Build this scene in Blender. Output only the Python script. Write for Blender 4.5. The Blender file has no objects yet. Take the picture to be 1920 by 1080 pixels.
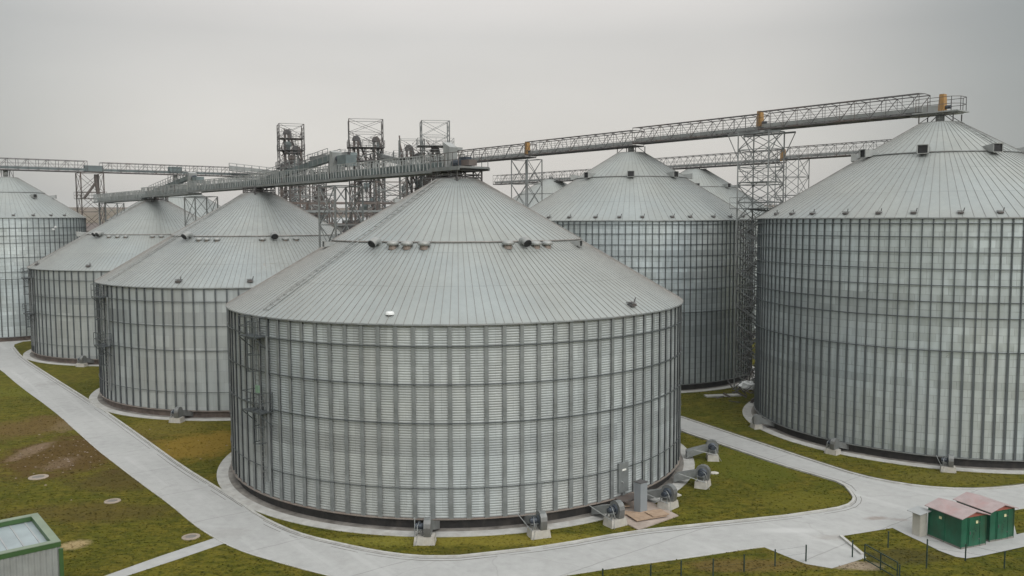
import bpy, math, random
from mathutils import Vector, Matrix
R = math.radians
random.seed(7)
sc = bpy.context.scene
COL = sc.collection
# ------------------------------------------------------------------ camera
FPX, PITCH, ROLL, CAMZ = 1625.7, 0.0790295, -0.0036105, 16.75
cam = bpy.data.cameras.new('camera')
cam.sensor_width = 36; cam.lens = FPX/1920*36; cam.clip_start = .5; cam.clip_end = 9000
camo = bpy.data.objects.new('camera', cam); COL.objects.link(camo)
camo.matrix_world = Matrix.Translation((0, 0, CAMZ)) @ Matrix.Rotation(math.pi/2-PITCH, 4, 'X') @ Matrix.Rotation(ROLL, 4, 'Z')
sc.camera = camo
# ------------------------------------------------------------------ sky and sun (bright overcast)
SUN_EL, SUN_AZ = R(36), R(152)          # azimuth clockwise from +Y: behind and right of the viewer
w = bpy.data.worlds.new("World"); sc.world = w; w.use_nodes = True
nt = w.node_tree; nt.nodes.clear(); N = nt.nodes.new; L = nt.links.new
out = N('ShaderNodeOutputWorld'); sky = N('ShaderNodeTexSky'); sky.sky_type = 'NISHITA'; sky.sun_disc = False
sky.sun_elevation = SUN_EL; sky.sun_rotation = SUN_AZ; sky.air_density = 1.5; sky.dust_density = 4
bg1 = N('ShaderNodeBackground'); bg1.inputs[1].default_value = 0.05; 
hs = N('ShaderNodeHueSaturation'); hs.inputs['Saturation'].default_value = .25
L(sky.outputs[0], hs.inputs['Color']); L(hs.outputs[0], bg1.inputs[0])
tc = N('ShaderNodeTexCoord'); sep = N('ShaderNodeSeparateXYZ'); L(tc.outputs['Generated'], sep.inputs[0])
ramp = N('ShaderNodeValToRGB'); L(sep.outputs[2], ramp.inputs[0])
e = ramp.color_ramp.elements
e[0].position = 0.0; e[0].color = (.345, .365, .362, 1)
e[1].position = 1.0; e[1].color = (1.25, 1.26, 1.24, 1)
for p_, c_ in ((.07, (.330, .352, .347)), (.20, (.275, .296, .296)), (.32, (.42, .44, .44)), (.6, (1.0, 1.01, 1.0))):
    q = e.new(p_); q.color = c_+(1,)
mp = N('ShaderNodeMapping'); mp.inputs['Scale'].default_value = (1.2, 1.2, 4.0); L(tc.outputs['Generated'], mp.inputs[0])
nz = N('ShaderNodeTexNoise'); nz.inputs['Scale'].default_value = 1.9; nz.inputs['Detail'].default_value = 4; nz.inputs['Roughness'].default_value = .45; L(mp.outputs[0], nz.inputs['Vector'])
mr = N('ShaderNodeMapRange'); mr.inputs[1].default_value = .3; mr.inputs[2].default_value = .7; mr.inputs[3].default_value = .90; mr.inputs[4].default_value = 1.05; L(nz.outputs[0], mr.inputs[0])
# thin patch of cloud where the daylight comes through
dp = N('ShaderNodeVectorMath'); dp.operation = 'DOT_PRODUCT'; L(tc.outputs['Generated'], dp.inputs[0]); dp.inputs[1].default_value = Vector((-.055, .96, .16)).normalized()
lobe = N('ShaderNodeMapRange'); lobe.interpolation_type = 'SMOOTHERSTEP'; lobe.inputs[1].default_value = .80; lobe.inputs[2].default_value = 1.0; lobe.inputs[3].default_value = .0; lobe.inputs[4].default_value = 1.0; L(dp.outputs['Value'], lobe.inputs[0])
wm = N('ShaderNodeMix'); wm.data_type = 'RGBA'; wm.blend_type = 'MIX'; L(lobe.outputs[0], wm.inputs[0]); wm.inputs[6].default_value = (1.0, 1.0, 1.0, 1); wm.inputs[7].default_value = (2.36, 2.12, 2.02, 1)
wx = N('ShaderNodeMix'); wx.data_type = 'RGBA'; wx.blend_type = 'MULTIPLY'; wx.inputs[0].default_value = 1; L(ramp.outputs[0], wx.inputs[6]); L(wm.outputs[2], wx.inputs[7])
# added brightness in the unseen sky behind the viewer, to light the facing walls
dq = N('ShaderNodeVectorMath'); dq.operation = 'DOT_PRODUCT'; L(tc.outputs['Generated'], dq.inputs[0]); dq.inputs[1].default_value = Vector((.35, -.9, .25)).normalized()
bk = N('ShaderNodeMapRange'); bk.inputs[1].default_value = -.2; bk.inputs[2].default_value = 1.0; bk.inputs[3].default_value = 1.0; bk.inputs[4].default_value = 2.6; L(dq.outputs['Value'], bk.inputs[0])
m1 = N('ShaderNodeMath'); m1.operation = 'MULTIPLY'; L(mr.outputs[0], m1.inputs[0]); L(bk.outputs[0], m1.inputs[1])
bg2 = N('ShaderNodeBackground'); L(wx.outputs[2], bg2.inputs[0]); L(m1.outputs[0], bg2.inputs[1])
ad = N('ShaderNodeAddShader'); L(bg1.outputs[0], ad.inputs[0]); L(bg2.outputs[0], ad.inputs[1]); L(ad.outputs[0], out.inputs[0])
sun = bpy.data.lights.new('sun', 'SUN'); sun.energy = 1.0; sun.angle = R(30); sun.color = (1, .985, .96)
suno = bpy.data.objects.new('sun', sun); COL.objects.link(suno)
sd = Vector((math.sin(SUN_AZ)*math.cos(SUN_EL), math.cos(SUN_AZ)*math.cos(SUN_EL), math.sin(SUN_EL)))
suno.rotation_euler = sd.to_track_quat('Z', 'Y').to_euler()
sc.view_settings.view_transform = 'Standard'; sc.view_settings.look = 'None'; sc.view_settings.exposure = -.42; sc.view_settings.gamma = 1
sc.cycles.max_bounces = 6; sc.cycles.diffuse_bounces = 3; sc.cycles.glossy_bounces = 3

# ------------------------------------------------------------------ materials
def newmat(name):
    m = bpy.data.materials.new(name); m.use_nodes = True
    return m, m.node_tree, m.node_tree.nodes['Principled BSDF']
def mth(nt, op, a, b=None, c=None):
    n = nt.nodes.new('ShaderNodeMath'); n.operation = op
    for i, v in enumerate((a, b, c)):
        if v is None: continue
        if isinstance(v, (int, float)): n.inputs[i].default_value = v
        else: nt.links.new(v, n.inputs[i])
    return n.outputs[0]
def noise(nt, vec, scale, detail=4, rough=.55):
    n = nt.nodes.new('ShaderNodeTexNoise'); n.inputs['Scale'].default_value = scale; n.inputs['Detail'].default_value = detail; n.inputs['Roughness'].default_value = rough
    if vec is not None: nt.links.new(vec, n.inputs['Vector'])
    return n.outputs[0]
def rng(nt, v, a, b, c, d):
    n = nt.nodes.new('ShaderNodeMapRange'); nt.links.new(v, n.inputs[0])
    for i, k in enumerate((a, b, c, d)): n.inputs[i+1].default_value = k
    return n.outputs[0]
def mixc(nt, f, a, b, mode='MIX'):
    n = nt.nodes.new('ShaderNodeMix'); n.data_type = 'RGBA'; n.blend_type = mode
    for i, v in ((0, f), (6, a), (7, b)):
        if isinstance(v, (int, float)): n.inputs[i].default_value = v
        elif isinstance(v, tuple): n.inputs[i].default_value = v if len(v) == 4 else v+(1,)
        else: nt.links.new(v, n.inputs[i])
    return n.outputs[2]
def mapped(nt, vec, scale, loc=(0, 0, 0)):
    n = nt.nodes.new('ShaderNodeMapping'); n.inputs['Scale'].default_value = scale; n.inputs['Location'].default_value = loc
    nt.links.new(vec, n.inputs[0]); return n.outputs[0]
def coords(nt, kind='Object'):
    n = nt.nodes.new('ShaderNodeTexCoord'); return n.outputs[kind]
def bump(nt, bsdf, h, strength=.3, dist=.02):
    b = nt.nodes.new('ShaderNodeBump'); b.inputs['Strength'].default_value = strength; b.inputs['Distance'].default_value = dist
    nt.links.new(h, b.inputs['Height']); nt.links.new(b.outputs[0], bsdf.inputs['Normal'])
def simple(name, col, rough=.6, metal=0.0, var=.15, scale=2.5, dirt=None, dirtamt=.5, bmp=0):
    m, nt, b = newmat(name)
    v = coords(nt); n1 = noise(nt, v, scale, 5, .6)
    dark = tuple(c*(1-var*1.6) for c in col); lite = tuple(min(1, c*(1+var)) for c in col)
    c = mixc(nt, rng(nt, n1, .3, .7, 0, 1), dark, lite)
    if dirt:
        n2 = noise(nt, mapped(nt, v, (1, 1, .25)), scale*.6, 6, .7)
        c = mixc(nt, mth(nt, 'MULTIPLY', rng(nt, n2, .5, .72, 0, 1), dirtamt), c, dirt)
    nt.links.new(c, b.inputs['Base Color']); b.inputs['Roughness'].default_value = rough; b.inputs['Metallic'].default_value = metal
    if bmp: bump(nt, b, noise(nt, v, scale*8, 4), bmp)
    return m
def sheet(name, col, metal, rough, tone=.12, seam=.3, rowdark=.25, seamw=.03, streak=.12, seamu=.03, stag=2.0, rust=.0, fine=0):
    """zinc sheets: UV.x counts sheets round the drum, UV.y counts sheet rows; every sheet has its own tone"""
    m, nt, b = newmat(name)
    uv = coords(nt, 'UV'); s = nt.nodes.new('ShaderNodeSeparateXYZ'); nt.links.new(uv, s.inputs[0])
    info = nt.nodes.new('ShaderNodeObjectInfo')
    v = mth(nt, 'ADD', s.outputs[1], 0.0); row = mth(nt, 'FLOOR', v)
    wr = nt.nodes.new('ShaderNodeTexWhiteNoise'); wr.noise_dimensions = '2D'
    cr = nt.nodes.new('ShaderNodeCombineXYZ'); nt.links.new(row, cr.inputs[0]); nt.links.new(mth(nt, 'MULTIPLY', info.outputs['Random'], 57.0), cr.inputs[1]); nt.links.new(cr.outputs[0], wr.inputs[0])
    u = mth(nt, 'ADD', mth(nt, 'DIVIDE', s.outputs[0], stag), mth(nt, 'MULTIPLY', mth(nt, 'FLOOR', mth(nt, 'MULTIPLY', wr.outputs[0], 4)), .5))
    cu = mth(nt, 'FLOOR', u)
    wn = nt.nodes.new('ShaderNodeTexWhiteNoise'); wn.noise_dimensions = '3D'
    cc = nt.nodes.new('ShaderNodeCombineXYZ'); nt.links.new(cu, cc.inputs[0]); nt.links.new(row, cc.inputs[1]); nt.links.new(mth(nt, 'MULTIPLY', info.outputs['Random'], 31.0), cc.inputs[2]); nt.links.new(cc.outputs[0], wn.inputs[0])
    t = mth(nt, 'MULTIPLY_ADD', mth(nt, 'SUBTRACT', wn.outputs[0], .5), tone*2, 1.0)
    # a few darker rows, a few dull sheets
    t = mth(nt, 'SUBTRACT', t, mth(nt, 'MULTIPLY', rng(nt, wr.outputs[0], .82, .86, 0, 1), rowdark))
    t = mth(nt, 'SUBTRACT', t, mth(nt, 'MULTIPLY', rng(nt, wn.outputs[0], .95, .955, 0, 1), -rowdark*.5))
    P = coords(nt); n1 = noise(nt, P, .22, 5, .6); t = mth(nt, 'MULTIPLY', t, rng(nt, n1, .3, .7, .90, 1.08))
    n2 = noise(nt, mapped(nt, P, (2.6, 2.6, .22)), 1.0, 6, .65); t = mth(nt, 'MULTIPLY', t, rng(nt, n2, .3, .75, 1+streak*.4, 1-streak))
    fr = mth(nt, 'FRACT', v); lv = mth(nt, 'MAXIMUM', mth(nt, 'LESS_THAN', fr, seamw), 0.0)
    fu = mth(nt, 'FRACT', u); lu = mth(nt, 'LESS_THAN', fu, seamu/stag)
    line = mth(nt, 'MAXIMUM', lv, lu)
    # seams fade in and out along their length
    line = mth(nt, 'MULTIPLY', line, rng(nt, noise(nt, P, 1.3, 3), .35, .6, .25, 1.0))
    t = mth(nt, 'MULTIPLY', t, mth(nt, 'SUBTRACT', 1.0, mth(nt, 'MULTIPLY', line, seam)))
    warm = tuple(c*k for c, k in zip(col, (1.02, 1.0, .97))); cool = tuple(c*k for c, k in zip(col, (.975, 1.0, 1.02)))
    c = mixc(nt, rng(nt, noise(nt, P, .12, 3), .35, .65, 0, 1), warm, cool)
    if rust:
        n3 = noise(nt, mapped(nt, P, (3.2, 3.2, .35)), .8, 5, .7)
        c = mixc(nt, mth(nt, 'MULTIPLY', rng(nt, n3, .62, .75, 0, 1), rust), c, (.30, .19, .11))
    tt = nt.nodes.new('ShaderNodeCombineXYZ')
    for i in range(3): nt.links.new(t, tt.inputs[i])
    c = mixc(nt, 1.0, c, tt.outputs[0], 'MULTIPLY')
    nt.links.new(c, b.inputs['Base Color']); b.inputs['Metallic'].default_value = metal
    rr = mth(nt, 'ADD', rng(nt, noise(nt, P, 3.0, 5), .3, .7, rough-.07, rough+.08), mth(nt, 'MULTIPLY', mth(nt, 'SUBTRACT', wn.outputs[0], .5), .12))
    nt.links.new(rr, b.inputs['Roughness'])
    bump(nt, b, noise(nt, P, .9, 3), .12, .05)
    return m
M = {}
M['wallF'] = sheet('zinc_corrugated', (.355, .375, .37), .22, .55, tone=.07, seam=.2, rowdark=.16, stag=2, streak=.12)
M['wallT'] = sheet('zinc_sheet', (.515, .56, .565), .55, .40, tone=.05, seam=.42, rowdark=.13, seamw=.07, seamu=.04, streak=.10)
M['roof'] = sheet('zinc_roof', (.275, .293, .284), .22, .52, tone=.018, seam=.35, rowdark=.035, seamw=.012, seamu=0, stag=1, streak=.06)
M['roofrust'] = sheet('zinc_roof_stained', (.275, .293, .286), .22, .52, tone=.03, seam=.35, rowdark=.05, seamw=.012, seamu=0, stag=1, streak=.12, rust=.5)
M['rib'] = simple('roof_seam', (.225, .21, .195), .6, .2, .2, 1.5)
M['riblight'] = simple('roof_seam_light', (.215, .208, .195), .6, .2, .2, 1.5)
M['stiff'] = simple('zinc_post', (.225, .24, .24), .45, .35, .16, 1.2, dirt=(.10, .10, .10), dirtamt=.4)
M['web'] = simple('shaded_post_web', (.045, .05, .055), .6, .3, .2, 1.2)  # recess shade of the post sides, put into the web colour
M['stiffM'] = simple('zinc_post_aged', (.12, .133, .138), .5, .35, .2, 1.2)
M['stiffD'] = simple('zinc_post_dull', (.092, .104, .108), .5, .35, .16, 1.2)
M['girt'] = simple('girt_steel', (.095, .107, .112), .45, .5, .15, 1.0)
M['steel'] = simple('galvanised_steel', (.21, .22, .217), .5, .45, .18, 1.0, dirt=(.13, .10, .08), dirtamt=.5)
M['steelD'] = simple('dull_steel', (.105, .10, .10), .6, .35, .2, .6, dirt=(.13, .075, .045), dirtamt=.6)
M['steelB'] = simple('brown_steel', (.12, .10, .09), .65, .25, .25, .5, dirt=(.16, .08, .045), dirtamt=.7)
M['ringtan'] = simple('rusty_zinc_ring', (.24, .205, .18), .6, .2, .2, .8, dirt=(.17, .10, .07), dirtamt=.6)
M['steelL'] = simple('pale_steel', (.31, .32, .312), .5, .3, .14, 1.0, dirt=(.2, .17, .14), dirtamt=.4)
M['trough'] = simple('trough_sheet', (.15, .182, .184), .5, .35, .2, .8, dirt=(.08, .09, .09), dirtamt=.6)
M['black'] = simple('black_opening', (.012, .012, .013), .7)
M['bitumen'] = simple('bitumen_plinth', (.016, .014, .013), .75, 0, .35, 1.2, dirt=(.07, .055, .045), dirtamt=.55)
M['plinthB'] = simple('stained_plinth', (.12, .09, .075), .85, 0, .3, 1.2, dirt=(.05, .04, .035), dirtamt=.7)
M['conc'] = simple('concrete_block', (.42, .40, .36), .85, 0, .16, 2.2, dirt=(.22, .19, .15), dirtamt=.6, bmp=.3)
M['orange'] = simple('orange_paint', (.34, .19, .06), .5, .1, .12, 3.0, dirt=(.22, .13, .06), dirtamt=.5)
M['green'] = simple('green_paint', (.008, .088, .046), .5, 0, .22, 1.6, dirt=(.03, .045, .02), dirtamt=.6)
M['greentrim'] = simple('green_trim', (.035, .085, .022), .5, 0, .12, 1.0)
M['paletrim'] = simple('pale_green_trim', (.17, .21, .15), .55, 0, .1, 1.0)
M['pink'] = simple('faded_red_roof', (.33, .265, .26), .65, 0, .10, 1.7, dirt=(.33, .18, .17), dirtamt=.6)
M['gable'] = simple('red_gable', (.34, .10, .075), .6, 0, .15, 2.0)
M['beige'] = simple('beige_paint', (.43, .41, .36), .6, 0, .08, 2.0)
M['greyroof'] = simple('grey_flat_roof', (.33, .34, .34), .6, .1, .12, .8, dirt=(.20, .21, .21), dirtamt=.5)
M['wood'] = simple('weathered_board', (.34, .24, .165), .8, 0, .18, 2.0, dirt=(.25, .19, .14), dirtamt=.6)
M['cabinet'] = simple('grey_cabinet_paint', (.24, .26, .275), .5, .1, .05, 1.0)
M['motor'] = simple('motor_blue_grey', (.045, .055, .07), .45, .3, .2, 3.0)
M['cladding'] = simple('ribbed_cladding', (.27, .28, .27), .5, .15, .12, 1.0, dirt=(.27, .27, .25), dirtamt=.5)
M['glassroof'] = simple('membrane_roof', (.27, .315, .325), .45, 0, .14, .5, dirt=(.36, .40, .41), dirtamt=.5)
M['yellow'] = simple('yellow_cladding', (.30, .215, .05), .7, 0, .2, .4)
M['farwall'] = simple('far_grey_wall', (.17, .17, .165), .8, 0, .2, .2)
M['white'] = simple('white_marking', (.75, .75, .70), .6)
M['ymark'] = simple('yellow_marking', (.65, .60, .35), .6)
M['blue'] = simple('blue_paint', (.12, .17, .23), .6)
M['tarp'] = simple('white_tarpaulin', (.62, .63, .62), .6, 0, .08, 2.0)
M['scribble'] = simple('dark_marks', (.012, .03, .02), .7)

# ------------------------------------------------------------------ mesh builder
class MB:
    def __init__(s): s.v = []; s.f = []; s.mi = []; s.uv = {}
    def add(s, vs, fs, mi=0):
        o = len(s.v); s.v += [tuple(p) for p in vs]
        for f in fs: s.f.append(tuple(i+o for i in f)); s.mi.append(mi)
        return s
    def box(s, c, d, rz=0, mi=0, rx=0):
        m = Matrix.Rotation(rz, 3, 'Z') @ Matrix.Rotation(rx, 3, 'X'); c = Vector(c)
        vs = [c+m @ Vector((x*d[0]/2, y*d[1]/2, z*d[2]/2)) for x in (-1, 1) for y in (-1, 1) for z in (-1, 1)]
        return s.add(vs, [(0, 1, 3, 2), (4, 6, 7, 5), (0, 4, 5, 1), (2, 3, 7, 6), (0, 2, 6, 4), (1, 5, 7, 3)], mi)
    def beam(s, a, b, w, h=None, mi=0):
        a = Vector(a); b = Vector(b); h = h or w; t = (b-a)
        if t.length < 1e-6: return s
        t.normalize(); up = Vector((0, 0, 1)) if abs(t.z) < .95 else Vector((.635, -.7725, 0))
        x = t.cross(up).normalized()*w/2; y = x.cross(t).normalized()*h/2
        vs = [a-x-y, a+x-y, a+x+y, a-x+y, b-x-y, b+x-y, b+x+y, b-x+y]
        return s.add(vs, [(3, 2, 1, 0), (4, 5, 6, 7), (0, 1, 5, 4), (1, 2, 6, 5), (2, 3, 7, 6), (3, 0, 4, 7)], mi)
    def tube(s, pts, r, n=8, mi=0, cap=True):
        rings = []; pts = [Vector(p) for p in pts]
        for i, p in enumerate(pts):
            t = (pts[min(i+1, len(pts)-1)]-pts[max(i-1, 0)]).normalized()
            up = Vector((0, 0, 1)) if abs(t.z) < .95 else Vector((1, 0, 0))
            x = t.cross(up).normalized(); y = x.cross(t).normalized(); rr = r[i] if isinstance(r, (list, tuple)) else r
            rings.append([p+(x*math.cos(2*math.pi*k/n)+y*math.sin(2*math.pi*k/n))*rr for k in range(n)])
        vs = [q for g in rings for q in g]; fs = []
        for i in range(len(pts)-1):
            for k in range(n): fs.append((i*n+k, i*n+(k+1) % n, (i+1)*n+(k+1) % n, (i+1)*n+k))
        if cap: fs.append(tuple(range(n-1, -1, -1))); fs.append(tuple((len(pts)-1)*n+k for k in range(n)))
        return s.add(vs, fs, mi)
    def lathe(s, prof, n, mi=0, c=(0, 0, 0), close=False, uvs=None, a0=0.0, a1=2*math.pi):
        o = len(s.v); full = abs(a1-a0-2*math.pi) < 1e-6; cols = n if full else n+1
        for r, z in prof:
            for k in range(cols):
                a = a0+(a1-a0)*k/n; s.v.append((c[0]+r*math.sin(a), c[1]-r*math.cos(a), c[2]+z))
        m = len(prof)
        for i in range(m-1 if not close else m):
            j = (i+1) % m
            for k in range(n):
                k2 = (k+1) % cols
                s.f.append((o+i*cols+k, o+i*cols+k2, o+j*cols+k2, o+j*cols+k)); s.mi.append(mi)
                if uvs: s.uv[len(s.f)-1] = ((k*uvs[0], prof[i][1]*uvs[1]), ((k+1)*uvs[0], prof[i][1]*uvs[1]), ((k+1)*uvs[0], prof[j][1]*uvs[1]), (k*uvs[0], prof[j][1]*uvs[1]))
        return s
    def sph(s, c, r, n=10, m=6, sq=(1, 1, 1), mi=0):
        vs = []; fs = []
        for i in range(m+1):
            a = math.pi*i/m
            for k in range(n): vs.append((c[0]+r*sq[0]*math.sin(a)*math.cos(2*math.pi*k/n), c[1]+r*sq[1]*math.sin(a)*math.sin(2*math.pi*k/n), c[2]+r*sq[2]*math.cos(a)))
        for i in range(m):
            for k in range(n): fs.append((i*n+k, (i+1)*n+k, (i+1)*n+(k+1) % n, i*n+(k+1) % n))
        return s.add(vs, fs, mi)
    def mesh(s, name, mats, smooth=False):
        me = bpy.data.meshes.new(name); me.from_pydata(s.v, [], s.f)
        for m in (mats if isinstance(mats, (list, tuple)) else [mats]): me.materials.append(M[m] if isinstance(m, str) else m)
        me.polygons.foreach_set('material_index', s.mi)
        if smooth: me.polygons.foreach_set('use_smooth', [True]*len(s.f))
        if s.uv:
            l = me.uv_layers.new(name='UVMap'); data = [0.0]*(2*len(me.loops)); i = 0
            for fi, f in enumerate(s.f):
                u = s.uv.get(fi)
                for k in range(len(f)):
                    if u: data[2*i] = u[k][0]; data[2*i+1] = u[k][1]
                    i += 1
            l.data.foreach_set('uv', data)
        me.update(); return me
    def build(s, name, mats, parent=None, smooth=False, loc=None, rz=0):
        return link(name, s.mesh(name, mats, smooth), parent, loc, rz)
def link(name, data, parent=None, loc=None, rz=0):
    o = bpy.data.objects.new(name, data); COL.objects.link(o)
    if parent: o.parent = parent
    if loc: o.location = loc
    if rz: o.rotation_euler.z = rz
    return o
def tag(o, label=None, cat=None, group=None, kind=None):
    for k, v in (('label', label), ('category', cat), ('group', group), ('kind', kind)):
        if v: o[k] = v
    return o
def thing(name, loc, rz=0, label=None, cat=None, group=None): return tag(link(name, None, None, loc, rz), label, cat, group)
def smooth_part(o, ang=35):
    o.data.polygons.foreach_set('use_smooth', [True]*len(o.data.polygons))
    try: o.data.set_sharp_from_angle(angle=R(ang))
    except Exception: pass
    return o

# directions of the plant's grid
DX, DY = .635, -.7725            # along the silo rows, towards the camera's right
NX, NY = .7725, .635             # across the rows
GA = math.atan2(DY, DX)

# ------------------------------------------------------------------ ground
def pix(px, py, z=0.0):
    """where a ray of the survey camera meets the level z (used to lay the roads out on the ground)"""
    cp, sp, cr, sr = math.cos(PITCH), math.sin(PITCH), math.cos(ROLL), math.sin(ROLL)
    a, b = px-960, py-540; X = (a*cr+b*sr)/FPX; Y = (-a*sr+b*cr)/FPX
    d = (X, cp-Y*sp, -sp-Y*cp); t = (z-CAMZ)/d[2]
    return (round(d[0]*t, 3), round(d[1]*t, 3))
def dens(pts, step=1.2):
    o = []
    for i, p in enumerate(pts[:-1]):
        q = pts[i+1]; n = max(1, int(math.dist(p, q)/step))
        o += [(p[0]+(q[0]-p[0])*k/n, p[1]+(q[1]-p[1])*k/n) for k in range(n)]
    return o+[pts[-1]]
def smoothline(pts, it=2):
    for _ in range(it):
        o = [pts[0]]
        for a, b in zip(pts, pts[1:]):
            o += [(a[0]*.75+b[0]*.25, a[1]*.75+b[1]*.25), (a[0]*.25+b[0]*.75, a[1]*.25+b[1]*.75)]
        pts = o+[pts[-1]]
    return pts
def flat(name, pts, z, mat, label=None):
    import bmesh
    bm = bmesh.new(); vs = [bm.verts.new((p[0], p[1], z)) for p in pts]; f = bm.faces.new(vs); f.normal_update()
    if f.normal.z < 0: f.normal_flip()
    bmesh.ops.triangulate(bm, faces=[f]); me = bpy.data.meshes.new(name); bm.to_mesh(me); bm.free(); me.materials.append(M[mat])
    return tag(link(name, me), kind='structure')
# far ground: one sheet to the horizon, fields rising to a low ridge
def gz(x, y):
    d = math.hypot(x, y)
    if d < 260: return 0.0
    t = min(1, (d-260)/1100); t = t*t*(3-2*t)
    a = math.atan2(x, y); return t*(36+3.0*math.sin(a*5+1.2)+2.0*math.sin(a*11+.4))
m, nt, b = newmat('grass_ground'); M['grass'] = m
P = coords(nt); nA = noise(nt, P, .09, 5, .6); nB = noise(nt, P, .55, 6, .65); nC = noise(nt, P, 4.5, 5, .7); nD = noise(nt, P, 16, 4, .7)
c = mixc(nt, rng(nt, nA, .35, .65, 0, 1), (.066, .072, .009), (.115, .105, .014))
nF = noise(nt, P, .22, 5, .65)
c = mixc(nt, rng(nt, nF, .48, .66, 0, .45), c, (.085, .062, .016))
c = mixc(nt, rng(nt, nB, .42, .66, 0, .8), c, (.14, .112, .018))
nE = noise(nt, mapped(nt, P, (1, 1.7, 1)), 1.5, 6, .7)
c = mixc(nt, rng(nt, nE, .46, .60, 0, .72), c, (.040, .047, .007)); c = mixc(nt, rng(nt, nE, .28, .42, .5, 0), c, (.19, .175, .028))
c = mixc(nt, rng(nt, nC, .48, .68, 0, .5), c, (.045, .052, .008))
c = mixc(nt, rng(nt, nD, .58, .78, 0, .15), c, (.24, .21, .045))
c = mixc(nt, rng(nt, nD, .26, .40, .25, 0), c, (.05, .055, .011))
def spot(cx, cy, rx, ry, col, amt, soft=.55, rot=0):
    global c
    mpn = nt.nodes.new('ShaderNodeMapping'); mpn.vector_type = 'TEXTURE'; mpn.inputs['Location'].default_value = (cx, cy, 0); mpn.inputs['Rotation'].default_value = (0, 0, rot); mpn.inputs['Scale'].default_value = (rx, ry, 1e6)
    nt.links.new(P, mpn.inputs[0]); l = nt.nodes.new('ShaderNodeVectorMath'); l.operation = 'LENGTH'; nt.links.new(mpn.outputs[0], l.inputs[0])
    d = mth(nt, 'ADD', l.outputs['Value'], mth(nt, 'MULTIPLY_ADD', nB, 1.5, -.75)); d = mth(nt, 'ADD', d, mth(nt, 'MULTIPLY_ADD', nC, .7, -.35))
    c = mixc(nt, rng(nt, d, soft, 1.0, amt, 0), c, col)
for px_, py_, rx_, ry_, col_, amt_ in (
    (140, 850, 6.5, 7.5, (0.087, 0.052, 0.020), .85), (60, 800, 4, 5, (0.123, 0.075, 0.032), .7), (60, 845, .9, 3.2, (.19, .135, .09), .7), (110, 870, 1.3, 2.2, (.17, .12, .08), .55), (230, 900, 4, 3, (.075, .05, .02), .6), (150, 795, 2.5, 3, (0.160, 0.116, 0.065), .7),
    (175, 960, 6, 2.2, (0.087, 0.061, 0.020), .6), (370, 835, 4.2, 5.0, (0.217, 0.138, 0.026), .75), (310, 800, 4, 4, (0.160, 0.123, 0.029), .5), (138, 1022, .9, .9, (.34, .26, .14), .85),
    (40, 735, 5, 3, (0.109, 0.109, 0.017), .7), (1400, 1060, 4, 1.0, (0.131, 0.087, 0.032), .7), (1600, 1060, 1.6, .7, (0.290, 0.232, 0.174), .8), (1700, 1042, 3, 1.2, (0.051, 0.043, 0.017), .6),
    (950, 1012, 9, 1.0, (0.217, 0.181, 0.032), .6), (700, 1015, 5, .8, (0.174, 0.167, 0.029), .5), (1790, 895, 5, 1.5, (0.123, 0.109, 0.026), .5), (1400, 870, 5, 5, (0.090, 0.099, 0.014), .6), (1500, 940, 3, 2, (0.119, 0.109, 0.017), .6)):
    g = pix(px_, py_); spot(g[0], g[1], rx_, ry_, col_, amt_)
# far fields
vor = nt.nodes.new('ShaderNodeTexVoronoi'); vor.inputs['Scale'].default_value = .006; nt.links.new(mapped(nt, P, (1, .35, 0)), vor.inputs['Vector'])
fc = mixc(nt, rng(nt, vor.outputs['Color'], .2, .8, 0, 1), (.115, .085, .068), (.16, .125, .085))
fc = mixc(nt, rng(nt, noise(nt, mapped(nt, P, (1, .2, 0)), .02, 5), .45, .6, 0, .6), fc, (.07, .07, .04))
ln = nt.nodes.new('ShaderNodeVectorMath'); ln.operation = 'LENGTH'; nt.links.new(P, ln.inputs[0])
c = mixc(nt, rng(nt, ln.outputs['Value'], 190, 330, 0, 1), c, fc)
nt.links.new(c, b.inputs['Base Color']); b.inputs['Roughness'].default_value = .95; b.inputs['Specular IOR Level'].default_value = .04
hh = mth(nt, 'ADD', mth(nt, 'MULTIPLY', nC, 1.0), mth(nt, 'MULTIPLY', nD, .5)); bump(nt, b, hh, .6, .09)
g = MB(); rad = [0]+[20*k for k in range(1, 14)]+[300, 350, 420, 500, 600, 720, 860, 1000, 1150, 1300, 1500, 1800, 2400, 3400, 5000, 7000]
nn = 96; g.v = [(0, 0, 0)]
for r_ in rad[1:]:
    for k in range(nn):
        a = 2*math.pi*k/nn; x, y = r_*math.sin(a), r_*math.cos(a); g.v.append((x, y, gz(x, y)))
for k in range(nn): g.f.append((0, 1+(k+1) % nn, 1+k)); g.mi.append(0)
for i in range(len(rad)-2):
    for k in range(nn):
        a = 1+i*nn; g.f.append((a+k, a+(k+1) % nn, a+nn+(k+1) % nn, a+nn+k)); g.mi.append(0)
tag(g.build('ground', 'grass', smooth=True), kind='structure')

m, nt, b = newmat('concrete_road'); M['road'] = m
P = coords(nt); n1 = noise(nt, P, .12, 6, .6); n2 = noise(nt, P, 1.6, 6, .65); n3 = noise(nt, P, 12, 4, .6)
c = mixc(nt, rng(nt, n1, .3, .7, 0, 1), (.30, .302, .295), (.355, .355, .345))
c = mixc(nt, rng(nt, n2, .40, .72, 0, .35), c, (.46, .46, .45)); c = mixc(nt, rng(nt, n2, .28, .42, .35, 0), c, (.25, .245, .235))
c = mixc(nt, rng(nt, n3, .6, .75, 0, .25), c, (.23, .22, .20))
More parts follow.
